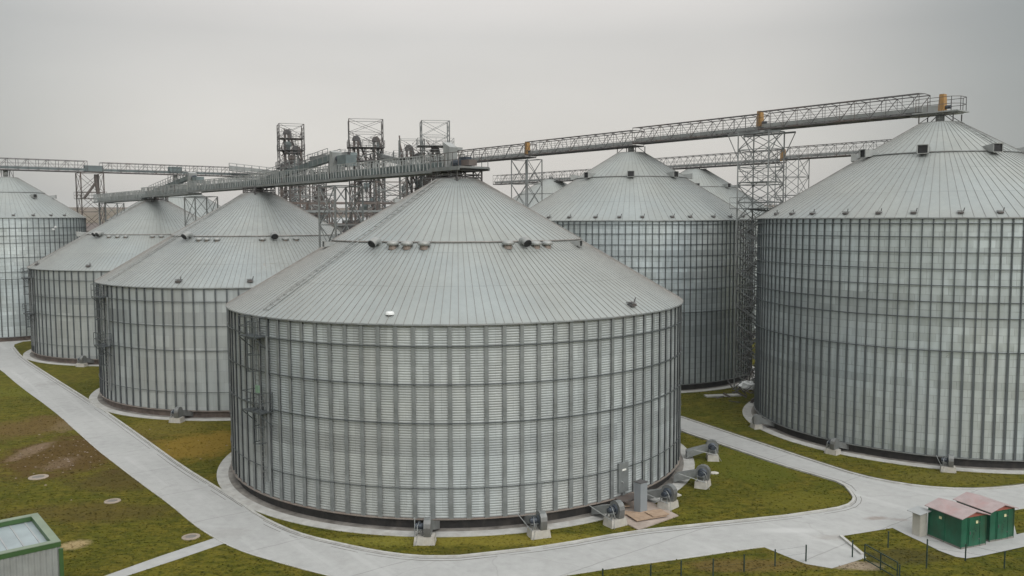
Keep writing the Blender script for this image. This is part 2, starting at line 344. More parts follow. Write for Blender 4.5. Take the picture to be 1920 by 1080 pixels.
# slab joints along and across the plant's grid, and hairline cracks
rotm = nt.nodes.new('ShaderNodeMapping'); rotm.inputs['Rotation'].default_value = (0, 0, -GA+R(2)); nt.links.new(P, rotm.inputs[0])
wob = mth(nt, 'MULTIPLY', noise(nt, P, .5, 2), .25)
s_ = nt.nodes.new('ShaderNodeSeparateXYZ'); nt.links.new(rotm.outputs[0], s_.inputs[0])
jx = mth(nt, 'LESS_THAN', mth(nt, 'PINGPONG', mth(nt, 'ADD', s_.outputs[0], wob), 3.0), .035)
vc = nt.nodes.new('ShaderNodeTexVoronoi'); vc.feature = 'DISTANCE_TO_EDGE'; vc.inputs['Scale'].default_value = .07; vc.inputs['Randomness'].default_value = 1
wv = nt.nodes.new('ShaderNodeVectorMath'); wv.operation = 'ADD'; nt.links.new(P, wv.inputs[0]); nc = nt.nodes.new('ShaderNodeTexNoise'); nc.inputs['Scale'].default_value = .6; nt.links.new(P, nc.inputs['Vector']); nt.links.new(nc.outputs[1], wv.inputs[1]); nt.links.new(wv.outputs[0], vc.inputs['Vector'])
ck = mth(nt, 'LESS_THAN', vc.outputs['Distance'], .0022)
c = mixc(nt, mth(nt, 'MULTIPLY', jx, .5), c, (.17, .165, .155)); c = mixc(nt, mth(nt, 'MULTIPLY', ck, .22), c, (.18, .17, .16))
for px_, py_, rx_, ry_, col_, a_ in ((1645, 972, .9, .35, (.20, .155, .13), .7), (1560, 1008, 1.2, .5, (.26, .24, .22), .5), (1690, 975, .6, .25, (.24, .20, .18), .5), (430, 1000, 1.5, 1.0, (.27, .265, .25), .4), (100, 720, 2.5, 1.2, (.25, .245, .23), .4), (1480, 995, 2.5, .5, (.46, .46, .45), .6)):
    g = pix(px_, py_); mpn = nt.nodes.new('ShaderNodeMapping'); mpn.vector_type = 'TEXTURE'; mpn.inputs['Location'].default_value = (g[0], g[1], 0); mpn.inputs['Scale'].default_value = (rx_, ry_, 1e6); nt.links.new(P, mpn.inputs[0])
    l = nt.nodes.new('ShaderNodeVectorMath'); l.operation = 'LENGTH'; nt.links.new(mpn.outputs[0], l.inputs[0]); c = mixc(nt, rng(nt, mth(nt, 'ADD', l.outputs['Value'], mth(nt, 'MULTIPLY_ADD', n2, 1.6, -.8)), .4, 1.0, a_, 0), c, col_)
# tyre polish and pale scuffs
sm = noise(nt, mapped(nt, rotm.outputs[0], (.05, 1.1, 1)), 1.0, 5, .6); c = mixc(nt, rng(nt, sm, .55, .72, 0, .35), c, (.50, .50, .49)); c = mixc(nt, rng(nt, sm, .3, .42, .3, 0), c, (.29, .285, .275))
nt.links.new(c, b.inputs['Base Color']); b.inputs['Roughness'].default_value = .8; bump(nt, b, n3, .15, .02)
M['kerb'] = simple('kerb_concrete', (.40, .395, .375), .85, 0, .14, 1.5, dirt=(.22, .19, .15), dirtamt=.5)
M['stain'] = simple('dirt_by_plinth', (.20, .185, .165), .9, 0, .35, .9, dirt=(.07, .06, .05), dirtamt=.8)
M['stones_pale'] = simple('pale_stone', (.24, .19, .155), .9, 0, .3, 6)
M['signgreen'] = simple('pale_green_sign', (.17, .27, .19), .5, 0, .1)
M['joint'] = simple('kerb_gap', (.12, .11, .095), .9)

P_ = lambda *q: [pix(*p) for p in q]
southwest = smoothline(P_((-160, 560+60), (-60, 655), (0, 692), (36, 724), (96, 767), (140, 805), (183, 844), (217, 870), (265, 907), (318, 945), (366, 986), (404, 1010), (424, 1021), (462, 1037), (510, 1051), (587, 1073), (700, 1098), (850, 1108), (950, 1098), (1069, 1078), (1181, 1061), (1300, 1045), (1400, 1030), (1432, 1026)), 1)
drive = P_((1498, 1053), (1512, 1058), (1560, 1066), (1625, 1046))
corner = P_((1617, 1039), (1576, 1006), (1669, 991), (1700, 985), (1800, 968), (1901, 957), (1960, 948), (2200, 915))
north = smoothline(P_((2200, 865), (2050, 892), (1920, 912), (1844, 918.6), (1767, 917.5), (1689, 909), (1611, 893), (1533, 868), (1416, 829), (1300, 790), (1275, 782)), 1)
pN = north[-1]; tN = Vector((pN[0]-north[-4][0], pN[1]-north[-4][1])).normalized()
north += [(pN[0]+tN.x*60, pN[1]+tN.y*60)]
island = P_((1275, 808), (1300, 817), (1378, 843), (1455, 870), (1533, 893), (1580, 907), (1597, 926), (1603, 938), (1588, 951), (1530, 961), (1455, 971), (1294, 987), (1181, 999), (1040, 1025), (900, 1041), (850, 1046), (775, 1045), (700, 1035), (640, 1022), (578, 1008), (530, 991), (486, 969), (452, 945), (414, 921), (337, 873), (294, 841), (217, 786), (168, 752), (96, 707), (41, 671), (26, 652))
i0 = island[0]; island = [(i0[0]+tN.x*60-.2, i0[1]+tN.y*60)]+smoothline(island, 1)
tip = P_((27, 646), (45, 640), (62, 636))
far = [pix(0, 634), pix(-200, 634)]
road = southwest+drive+corner+north+island+tip+far
flat('road', road, .012, 'road')
island_poly = island+tip
# narrow path down to the lower left
path = P_((424, 1018), (402, 1009), (300, 1043), (185, 1084), (60, 1130), (0, 1155), (50, 1190), (226, 1084), (330, 1050))
flat('path', path, .008, 'road')
slab = P_((1672, 990), (1700, 1004), (1728, 1017), (1760, 1033), (1792, 1045), (1812, 1048), (1838, 1044), (1920, 1026), (1990, 1012), (1960, 990), (1906, 1003), (1899, 975), (1850, 960), (1760, 972))
flat('pavement', slab, .03, 'road')
dirt = P_((1512, 1057), (1560, 1050), (1622, 1042), (1600, 1062), (1560, 1072), (1525, 1068))
def kerb(name, pts, h=.09, wd=.13, off=0.0):
    o = MB(); n = len(pts); vs = []
    for i, p in enumerate(pts):
        a = Vector(pts[max(i-1, 0)]); c_ = Vector(pts[min(i+1, n-1)]); t = (c_-a).normalized(); nr = Vector((-t.y, t.x)); p = Vector(p)+nr*off
        hh = h+random.uniform(-.008, .008)
        for q, z in ((p-nr*wd/2, 0), (p-nr*wd/2, hh), (p+nr*wd/2, hh), (p+nr*wd/2, 0)): vs.append((q.x, q.y, z))
    fs = []
    for i in range(n-1):
        for k in range(3): fs.append((i*4+k, i*4+k+1, i*4+k+5, i*4+k+4))
    fs += [(0, 1, 2, 3), tuple(4*(n-1)+k for k in (3, 2, 1, 0))]
    o.add(vs, fs); return tag(o.build(name, 'kerb'), kind='structure')
kerb('kerb', island, .10, .16); kerb('kerb', north, .10, .16)
def joint(pts, off):
    o = kerb('road_joint', pts, .017, .035, off); o.data.materials.clear(); o.data.materials.append(M['joint'])
joint(island, .42); joint(north, -.42); joint(island, .15)
kerb('kerb', P_((1617, 1041), (1576, 1007)), .12, .16)
kerb('kerb', southwest[10:], .03, .07)

# ------------------------------------------------------------------ grain silos
SL = .588
def silo(label, cx, cy, Ro, ze, zc, n, rings, tall, ringr, roofmat='roof', full=True, plinth='bitumen', ribs=None, group='grain silos'):
    t = thing('grain_silo', (cx, cy, 0), 0, label, 'grain silo', group)
    z0 = .66; nseg = n*3 if full else n
    sl = (zc-ze)/(Ro-1.5)
    ap = MB().lathe([(Ro+1.05, -.05), (Ro+1.05, .035), (Ro+.32, .042)], 128); ap.lathe([(Ro+.32, .042), (Ro-.3, .05)], 128, 1); ap.build('concrete_apron', ['kerb', 'stain'], t)
    MB().lathe([(Ro-.16, 0), (Ro-.16, z0-.06), (Ro-1.0, z0-.06)], 128).build('plinth', plinth, t, smooth=False)
    base = MB().lathe([(Ro-.05, z0-.07), (Ro+.13, z0-.07), (Ro+.13, z0-.015), (Ro+.0, z0-.01)], 160)
    base.build('base_ring', 'ringtan' if not tall else 'steel', t)
    # wall
    wmb = MB()
    if not tall and full == 2:
        prof = []; pitch = .14; zz = z0
        while zz < ze-.001:
            for q, dr in ((0, .003), (.38, .006), (.74, .003), (.81, -.012), (.93, -.012)):
                if zz+q*pitch < ze: prof.append((Ro-.03+dr, zz+q*pitch))
            zz += pitch
        prof.append((Ro-.03, ze)); wmb.lathe(prof, n*2, uvs=(.5, 1.0))
    else:
        prof = [(Ro-.03, z0+(ze-z0)*k/8) for k in range(9)]
        wmb.lathe(prof, n*2, uvs=(.5, 1.0 if not tall else 1.9))
    wmb.build('wall', 'wallF' if not tall else 'wallT', t, smooth=True)
    # stiffener posts: each its own part; two meshes shared (upper thin length, lower wide length)
    zb = ze-rings[-1][0]
    def post(wd, dp, a, b_):
        q = MB(); x = wd/2
        pr = [(-x*.5, -Ro+.03), (-x*.5, -Ro-dp+.018), (-x, -Ro-dp+.018), (-x, -Ro-dp), (x, -Ro-dp), (x, -Ro-dp+.018), (x*.5, -Ro-dp+.018), (x*.5, -Ro+.03)]
        vs = [(px_, py_, a) for px_, py_ in pr]+[(px_, py_, b_) for px_, py_ in pr]
        q.add(vs, [(i, i+1, i+9, i+8) for i in (2, 3, 4)]+[(8, 9, 14, 15), (9, 10, 11, 12, 13, 14), (7, 6, 1, 0), (6, 5, 4, 3, 2, 1)], 0)
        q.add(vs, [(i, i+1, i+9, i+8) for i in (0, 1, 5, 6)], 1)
        return q
    if tall:
        q = post(.15, .075, z0-.02, zb); p2 = post(.08, .07, zb+.001, ze-.02); q.add(p2.v, p2.f, 0)
        mats = ['stiffD', 'stiffD']
    else:
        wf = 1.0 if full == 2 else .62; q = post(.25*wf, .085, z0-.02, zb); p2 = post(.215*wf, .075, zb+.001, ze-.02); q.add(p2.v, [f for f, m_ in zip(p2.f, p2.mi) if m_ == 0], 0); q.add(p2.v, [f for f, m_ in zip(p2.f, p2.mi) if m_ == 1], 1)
        # splice plates
        for zz in [zb+1.9, zb+3.9, zb+5.6]:
            if zz < ze-.4: q.box((0, -Ro-.085, zz), (.12, .03, .09), mi=0)
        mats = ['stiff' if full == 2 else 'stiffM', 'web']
    if full:
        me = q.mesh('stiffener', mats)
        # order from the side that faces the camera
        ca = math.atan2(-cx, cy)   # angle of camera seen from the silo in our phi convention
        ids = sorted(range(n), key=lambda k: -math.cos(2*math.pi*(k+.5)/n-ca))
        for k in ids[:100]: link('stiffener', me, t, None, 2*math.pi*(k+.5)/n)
        if n > 100:
            rest = MB()
            for k in ids[100:]:
                rm = Matrix.Rotation(2*math.pi*(k+.5)/n, 3, 'Z'); rest.add([rm @ Vector(v) for v in q.v], q.f)
            tag(rest.build('stiffener', mats[0], t), kind='stuff')
    else:
        rest = MB()
        for k in range(n):
            rm = Matrix.Rotation(2*math.pi*(k+.5)/n, 3, 'Z'); rest.add([rm @ Vector(v) for v in q.v], q.f)
        tag(rest.build('stiffener', mats[0], t), kind='stuff') if n > 0 else None
    for dz, rr in rings:
        z = ze-dz; o_ = .06 if tall else .085
        MB().lathe([(Ro+o_, z-rr), (Ro+o_+2*rr, z-rr), (Ro+o_+2*rr, z+rr), (Ro+o_, z+rr)], n, close=True).build('wind_ring', 'girt', t)
    # roof
    def cone(name, r0, z_0, r1, z_1, nr, ribw, off, mat):
        q = MB(); ln_ = math.hypot(r0-r1, z_1-z_0); vv = (0, ln_*.285)
        for k in range(nr):
            a, b_ = 2*math.pi*k/nr, 2*math.pi*(k+1)/nr
            vs = [(r0*math.sin(a), -r0*math.cos(a), z_0), (r0*math.sin(b_), -r0*math.cos(b_), z_0), (r1*math.sin(b_), -r1*math.cos(b_), z_1), (r1*math.sin(a), -r1*math.cos(a), z_1)]
            q.add(vs, [(0, 1, 2, 3)], 0); q.uv[len(q.f)-1] = ((k+.01, 0), (k+.99, 0), (k+.99, vv[1]), (k+.01, vv[1]))
            # raised seam
            tx, ty = math.cos(a)*ribw/2, math.sin(a)*ribw/2; s0, c0 = math.sin(a), math.cos(a); h = .03
            b0 = [(r0*s0-tx, -r0*c0-ty, z_0), (r0*s0-tx*.6, -r0*c0-ty*.6, z_0+h), (r0*s0+tx*.6, -r0*c0+ty*.6, z_0+h), (r0*s0+tx, -r0*c0+ty, z_0)]
            b1 = [(r1*s0-tx, -r1*c0-ty, z_1), (r1*s0-tx*.6, -r1*c0-ty*.6, z_1+h), (r1*s0+tx*.6, -r1*c0+ty*.6, z_1+h), (r1*s0+tx, -r1*c0+ty, z_1)]
            q.add(b0+b1, [(0, 1, 5, 4), (1, 2, 6, 5), (2, 3, 7, 6), (0, 3, 2, 1)], 1)
        # thin drip edge
        o = len(q.v)
        q.lathe([(r0, z_0), (r0+.01, z_0-.07), (r0-.08, z_0-.09)], nr, 2)
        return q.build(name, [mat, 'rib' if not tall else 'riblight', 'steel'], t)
    nl = ribs[0]; nu = ribs[1]; ov = .16
    zr = ze+(Ro-ringr)*sl
    cone('roof', Ro+ov, ze-ov*sl+.04, ringr-.2, zr+.2*sl+.04, nl, .019, 0, roofmat)
    cone('upper_roof', ringr, zr+.12, 1.5, zc+.06, nu, .019, 0, roofmat)
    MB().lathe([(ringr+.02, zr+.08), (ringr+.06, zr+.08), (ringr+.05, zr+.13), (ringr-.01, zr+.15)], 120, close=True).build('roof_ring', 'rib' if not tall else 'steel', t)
    MB().lathe([(1.56, zc-.12), (1.58, zc+.06), (1.3, zc+.10), (.5, zc+.14), (0, zc+.14)], 32).build('cap_collar', 'steelL', t, smooth=False)
    t['_'] = 1; del t['_']
    return t, sl, zr
def on(phi, r, z): a = R(phi); return Vector((r*math.sin(a), -r*math.cos(a), z))
def on_roof(Ro, ze, sl, phi, r): return on(phi, r, ze+(Ro-r)*sl)
# shared vent meshes (local: -Y faces down the slope, origin at roof surface)
def hood_vent(t, phi, p, s=1.0, tilt=-.53):
    q = MB()   # rectangular hood with a dark mouth facing out
    w_, l_, h_ = .62*s, .95*s, .55*s
    q.add([(-w_/2, -l_/2, 0.02), (w_/2, -l_/2, .02), (w_*.42, l_*.9, 0.2*s), (-w_*.42, l_*.9, .2*s), (-w_/2, -l_/2, h_), (w_/2, -l_/2, h_), (w_*.42, l_*.9, .42*s), (-w_*.42, l_*.9, .42*s)],
          [(0, 3, 2, 1), (4, 5, 6, 7), (1, 2, 6, 5), (2, 3, 7, 6), (3, 0, 4, 7)])
    for a, b_ in (((-w_/2, h_), (w_/2, h_)), ((-w_/2, .02), (w_/2, .02)), ((-w_/2, .02), (-w_/2, h_)), ((w_/2, .02), (w_/2, h_))): q.beam((a[0], -l_/2, a[1]), (b_[0], -l_/2, b_[1]), .05*s)
    o = q.build('roof_vent', 'steelL', t, loc=p, rz=R(phi))
    k = MB().add([(-w_/2, -l_/2+.06, .03), (w_/2, -l_/2+.06, .03), (w_/2, -l_/2+.06, h_-.01), (-w_/2, -l_/2+.06, h_-.01)], [(0, 1, 2, 3)]); k.build('vent_mouth', 'black', o)
    return o
def round_hood(t, phi, p, s=1.0):
    c = [(0, .45*s, .15*s), (0, .28*s, .46*s), (0, 0, .50*s), (0, -.36*s, .30*s)]
    o = MB().tube(c, [.20*s, .24*s, .25*s, .27*s], 14, cap=False).build('roof_vent', 'steelL', t, loc=p, rz=R(phi), smooth=True)
    MB().tube([(0, -.34*s, .315*s), (0, -.375*s, .285*s)], .262*s, 14).build('vent_mouth', 'black', o); return o
def mushroom(t, phi, p, s=1.0):
    o = MB().lathe([(.25*s, -.15*s), (.25*s, .14*s)], 14).build('roof_vent', 'ringtan', t, loc=p, rz=R(phi), smooth=True)
    MB().lathe([(0, .40*s), (.22*s, .37*s), (.36*s, .28*s), (.37*s, .12*s), (.30*s, .10*s)], 16).build('vent_cap', 'steelL', o, smooth=True); return o
def eave_vent(t, phi, p, s=1.0):
    q = MB(); q.box((0, 0, .10*s), (.34*s, .28*s, .13*s)); q.box((0, .05*s, .22*s), (.40*s, .26*s, .03*s)); q.tube([(0.16*s, 0, .2*s), (.22*s, -.05, .42*s)], .03*s, 6)
    o = q.build('eave_hatch', 'steelD', t, loc=p, rz=R(phi)); return o

def spout_head(t, zc, top, style):
    """what carries the conveyor above the cap"""
    if style == 'tall':
        MB().tube([(0, 0, zc+.2), (0, 0, top)], .33, 16).build('inlet_spout', 'steelL', t, smooth=True)
        q = MB(); ca, sa = DX, DY
        for i in (-1, 1):
            for j in (-1, 1):
                x = i*1.35*ca-j*.75*sa; y = i*1.35*sa+j*.75*ca; q.beam((x, y, zc-.0), (x, y, top), .07); q.beam((x, y, zc+.05), (i*.5*ca-j*.5*sa, i*.5*sa+j*.5*ca, top), .05)
        q.build('support_frame', 'steelD', t)
    else:
        MB().tube([(0, 0, zc+.2), (0, 0, top)], [.42, .30], 14).build('inlet_spout', 'steelB', t, smooth=True)
        q = MB(); ca, sa = DX, DY; hl, hw = 1.45, 1.05
        for i in (-1, -.33, .33, 1):
            for j in (-1, 1):
                x = i*hl*ca-j*hw*sa; y = i*hl*sa+j*hw*ca; q.beam((x, y, zc-.5), (x, y, top), .09)
        for z in (zc+.15, top-.06, (zc+top)/2):
            cs = [(i*hl*ca-j*hw*sa, i*hl*sa+j*hw*ca, z) for i, j in ((-1, -1), (1, -1), (1, 1), (-1, 1))]
            for k in range(4): q.beam(cs[k], cs[(k+1) % 4], .08)
        for j in (-1, 1):
            for i in (-1, .33):
                q.beam((i*hl*ca-j*hw*sa, i*hl*sa+j*hw*ca, zc), ((i+.67)*hl*ca-j*hw*sa, (i+.67)*hl*sa+j*hw*ca, top), .05)
                q.beam((i*hl*ca-j*hw*sa, i*hl*sa+j*hw*ca, top), ((i+.67)*hl*ca-j*hw*sa, (i+.67)*hl*sa+j*hw*ca, zc), .05)
        q.build('support_frame', 'steelD', t)

shortR = [(1.25, .026), (3.3, .026), (5.4, .026), (8.95, .018)]
tallR = [(.46, .03), (1.35, .026), (2.4, .026), (3.5, .026), (4.6, .026), (5.7, .026), (6.75, .026), (9.0, .03)]
SI = {}
F_, SLF, ZRF = silo('wide corrugated grain silo in the foreground, nearest to the camera, ladder on its left', -3.81, 61.23, 15.5, 11.27, 19.49, 100, shortR, False, 8.65, full=2, ribs=(200, 100))
C_, SLC, ZRC = silo('squat silo with rust streaked roof, directly behind and left of the nearest silo', -25.39, 87.67, 15.09, 11.17, 19.38, 100, shortR, False, 8.4, 'roofrust', ribs=(200, 100), plinth='plinthB')
B_, SLB, ZRB = silo('third squat silo of the left row, on a reddish plinth beside the road bend', -47.05, 115.36, 15.16, 11.06, 19.29, 100, shortR, False, 8.7, ribs=(200, 100), plinth='plinthB')
G_, SLG, ZRG = silo('tall silo filling the right edge of the photo, dark posts and ring bands', 34.43, 70.48, 13.88, 16.83, 24.27, 128, tallR, True, 6.0, ribs=(128, 64))
M_, SLM, ZRM = silo('tall silo right of centre behind the nearest silo, wall shaded on its right', 13.16, 96.35, 13.16, 16.67, 23.93, 128, tallR, True, 6.1, ribs=(128, 64))
A_, SLA, ZRA = silo('tall silo cut by the left edge of the photo, behind the road bend', -74.84, 129.22, 10.34, 17.3, 23.13, 88, [(1.5, .03), (2.6, .026), (3.6, .026), (5.6, .026), (7.6, .026), (8.6, .026)], True, 5.0, ribs=(88, 44), plinth='plinthB')
tr2 = [(.5, .03), (2.4, .03), (4.6, .03), (6.8, .03), (9.0, .03)]
N_, SLN, _ = silo('tall silo whose roof peeks out behind the right of the centre tall silo', 28.2, 133.7, 13.2, 16.8, 24.2, 100, tr2, True, 6.0, full=False, ribs=(128, 64))
P__, SLP, _ = silo('most distant silo, small pale roof tip between centre towers', 7.2, 159.4, 13.2, 16.8, 23.9, 100, tr2, True, 6.0, full=False, ribs=(128, 64))
K_, SLK, _ = silo('pale tall silo behind the roof of the third squat silo, under the left truss conveyor', -55.8, 144.9, 10.5, 16.9, 22.6, 88, tr2, True, 5.0, full=False, ribs=(88, 44))
SILO = {'F': (F_, -3.81, 61.23, 15.5, 11.27, 19.49, SLF), 'C': (C_, -25.39, 87.67, 15.09, 11.17, 19.38, SLC), 'B': (B_, -47.05, 115.36, 15.16, 11.06, 19.29, SLB), 'G': (G_, 34.43, 70.48, 13.88, 16.83, 24.27, SLG), 'M': (M_, 13.16, 96.35, 13.16, 16.67, 23.93, SLM), 'A': (A_, -74.84, 129.22, 10.34, 17.3, 23.13, SLA), 'N': (N_, 28.2, 133.7, 13.2, 16.8, 24.2, SLN)}
def rp(k, phi, r): t, cx, cy, Ro, ze, zc, sl = SILO[k]; return on_roof(Ro, ze, sl, phi, r)
for ph in (-22, -16, -9.2, 23): mushroom(F_, ph, rp('F', ph, 9.15)+Vector((0, 0, .10)), 1.0)
for ph in (35.5, 41.2): mushroom(F_, ph, rp('F', ph, 9.15)+Vector((0, 0, .05)), .95)
for ph in (-29.8, 30): round_hood(F_, ph, rp('F', ph, 9.2), 1.0)
for ph in (60.8, -64): hood_vent(F_, ph, rp('F', ph, 9.2), .7)
hood_vent(F_, -74, rp('F', -74, 4.2), .55)
for ph in (-21, -15.5, -9, 17.2, 30.5, 37): mushroom(C_, ph, rp('C', ph, 8.9)-Vector((0, 0, .05)), .85)
for ph in (-30, 24): round_hood(C_, ph, rp('C', ph, 8.9), 1.15)
for ph in (68, 78): hood_vent(C_, ph, rp('C', ph, 8.9), .9)
for ph in (-15, -7.8, -1.2, 18.5, 24.8): mushroom(B_, ph, rp('B', ph, 9.1)-Vector((0, 0, .05)), .85)
for ph in (-24, -28): round_hood(B_, ph, rp('B', ph, 9.1), 1.1)
hood_vent(B_, -72, rp('B', -72, 9.1), 1.2); hood_vent(B_, 37, rp('B', 37, 9.1), .7)
for k, ph0, s in (('G', -35.5, 1.2), ('M', -7.8, 1.1), ('N', -10, 1.1), ('A', 18, .95)):
    for i in range(8):
        hood_vent(SILO[k][0], ph0+45*i, rp(k, ph0+45*i, 6.1), s)
for ph in (-83, -73, -63.5, -51.5, -41.5, -32, -20, -10, 0, 10): eave_vent(G_, ph, rp('G', ph, 13.6))
for ph in (-47, -35.5, -23, -12.5, -2.8, 10.2, 18.5, 30.8, 42, 54): eave_vent(M_, ph, rp('M', ph, 12.9))
for ph in (-20, 0, 18, 34, 48, 62, 75): eave_vent(A_, ph, rp('A', ph, 10.1))
for k, ph in (('F', 46.5), ('C', -11.5), ('B', -47), ('B', -9), ('C', 12.5)): eave_vent(SILO[k][0], ph, rp(k, ph, SILO[k][3]-.5), 1.3)
h = MB().lathe([(0, .10), (.17, .09), (.24, .03), (.25, -.08)], 18).build('inspection_hatch', 'tarp', F_, smooth=True, loc=rp('F', -10.8, 14.9)+Vector((0, 0, .1)))
for k, top in (('F', 20.45), ('C', 20.35), ('B', 20.2)): spout_head(SILO[k][0], SILO[k][5], top-.28, 'short')
for t_, zc_, top_ in ((G_, 24.27, 25.05), (M_, 23.93, 24.75), (N_, 24.2, 24.75), (A_, 23.13, 24.4), (K_, 22.6, 24.4), (P__, 23.9, 24.6)): spout_head(t_, zc_, top_-.1, 'tall')

def ladder(t, Ro, ze, phis, name='ladder'):
    """caged wall ladder: upper flight, rest platform, lower flight a little to the side"""
    pa, pb = phis; sw = math.degrees(.25/Ro)
    def flight(ph, z0, z1, cage0):
        q = MB()
        for s in (-1, 1): q.beam(on(ph+s*sw, Ro+.30, z0), on(ph+s*sw, Ro+.30, z1), .055)
        z = z0+.2
        while z < z1: q.beam(on(ph-sw, Ro+.30, z), on(ph+sw, Ro+.30, z), .03); z += .3
        z = z0+.5
        while z < z1-.3:
            for s in (-1, 1): q.beam(on(ph+s*sw, Ro+.0, z), on(ph+s*sw, Ro+.3, z), .04)
            z += 2.0
        lad = q.build(name, 'steel', t)
        c = MB(); z = cage0
        hoop = lambda z: [on(ph+math.degrees(.38*math.sin(a)/Ro), Ro+.34+.62*(1-math.cos(a))/2*1.1, z) for a in [R(-100+200*k/8+0) for k in range(9)]]
        def hp(z): return [on(ph+math.degrees(.36*math.cos(R(180*k/8))/Ro), Ro+.30+.62*math.sin(R(180*k/8)), z) for k in range(9)]
        while z <= z1+.01:
            pts = hp(z)
            for a, b_ in zip(pts, pts[1:]): c.beam(a, b_, .035, .05)
            z += .95
        for k in (1, 2, 4, 6, 7):
            c.beam(hp(cage0)[k], hp(z-.95)[k], .03)
        c.build('safety_cage', 'girt', lad)
    def plat(ph, z, wdt=1.5, rail=True):
        q = MB(); r0, r1 = Ro+.08, Ro+.95; hw = math.degrees(wdt/2/Ro)
        pts = [on(ph-hw, r0, z), on(ph+hw, r0, z), on(ph+hw, r1, z), on(ph-hw, r1, z)]
        q.add([p for p in pts]+[p+Vector((0, 0, -.07)) for p in pts], [(0, 1, 2, 3), (7, 6, 5, 4), (0, 4, 5, 1), (1, 5, 6, 2), (2, 6, 7, 3), (3, 7, 4, 0)])
        for a in (0, 1): q.beam(pts[a]-Vector((0, 0, .9)), pts[3-a]-Vector((0, 0, .08)), .05)
        o = q.build('platform', 'girt', t)
        if rail:
            q = MB()
            for p in pts[:]+[(pts[2]+pts[3])/2]: q.beam(p, p+Vector((0, 0, 1.1)), .045)
            for hh in (.55, 1.1):
                for a, b_ in ((1, 2), (2, 3), (3, 0)): q.beam(pts[a]+Vector((0, 0, hh)), pts[b_]+Vector((0, 0, hh)), .04)
            q.build('railing', 'girt', o)
    zp = ze-1.15; zm = ze-5.5
    flight(pa, zm, zp+1.0, zm+2.3); flight(pb, 1.6, zm+.9, 3.9)
    plat(pa, zp, 1.7); plat((pa+pb)/2, zm, 1.8)
    # square guard duct down the wall beside the ladder
    MB().beam(on(pb+1.4, Ro+.2, 1.6), on(pb+1.4, Ro+.2, zp), .12, .18).build('cable_duct', 'stiff', t)
ladder(F_, 15.5, 11.27, (-44.2, -42.6)); ladder(C_, 15.09, 11.17, (-46.8, -45)); ladder(B_, 15.16, 11.06, (-50, -48.5))
ladder(G_, 13.88, 16.83, (80, 82)) if False else None
def roof_ladder(k, ph, r0, r1):
    t = SILO[k][0]; q = MB(); off = .28
    for s in (-1, 1):
        a = rp(k, ph, r0)+on(ph+90, s*off, 0)+Vector((0, 0, .13)); b_ = rp(k, ph, r1)+on(ph+90, s*off, 0)+Vector((0, 0, .16)); q.beam(a, b_, .04, .045)
    n_ = int((r0-r1)/.45)
    for i in range(n_):
        p = rp(k, ph, r0+(r1-r0)*i/n_)+Vector((0, 0, .13)); q.beam(p+on(ph+90, -off, 0), p+on(ph+90, off, 0), .03)
    q.build('roof_ladder', 'steelL', t)
roof_ladder('F', -44, 15.2, 1.7); roof_ladder('C', -46, 14.8, 1.7); roof_ladder('B', -50, 14.8, 1.7); roof_ladder('G', 24, 6.0, 1.7)
# access door of the nearest silo
q = MB(); a = 41.2; c0 = on(a, 15.56, 1.75); q.box(c0, (.82, .12, 1.75), R(a)); d_ = q.build('door', 'stiff', F_)
MB().box(on(a, 15.64, 2.2), (.34, .02, .10), R(a)).build('door_plate', 'white', d_); MB().tube([on(a-.6, 15.62, 1.5), on(a-.6, 15.72, 1.5)], .05, 10).build('handle', 'steelL', d_)
q = MB(); q.box(on(a, 16.0, .62), (1.5, .9, .07), R(a)); q.build('door_step', 'steelB', F_)
for s in (1.0, -1.2): MB().box(on(8.3*s+30, 15.52, 1.6), (.16, .1, 1.7), R(8.3*s+30)).build('wall_post', 'stiffD', F_) if False else None

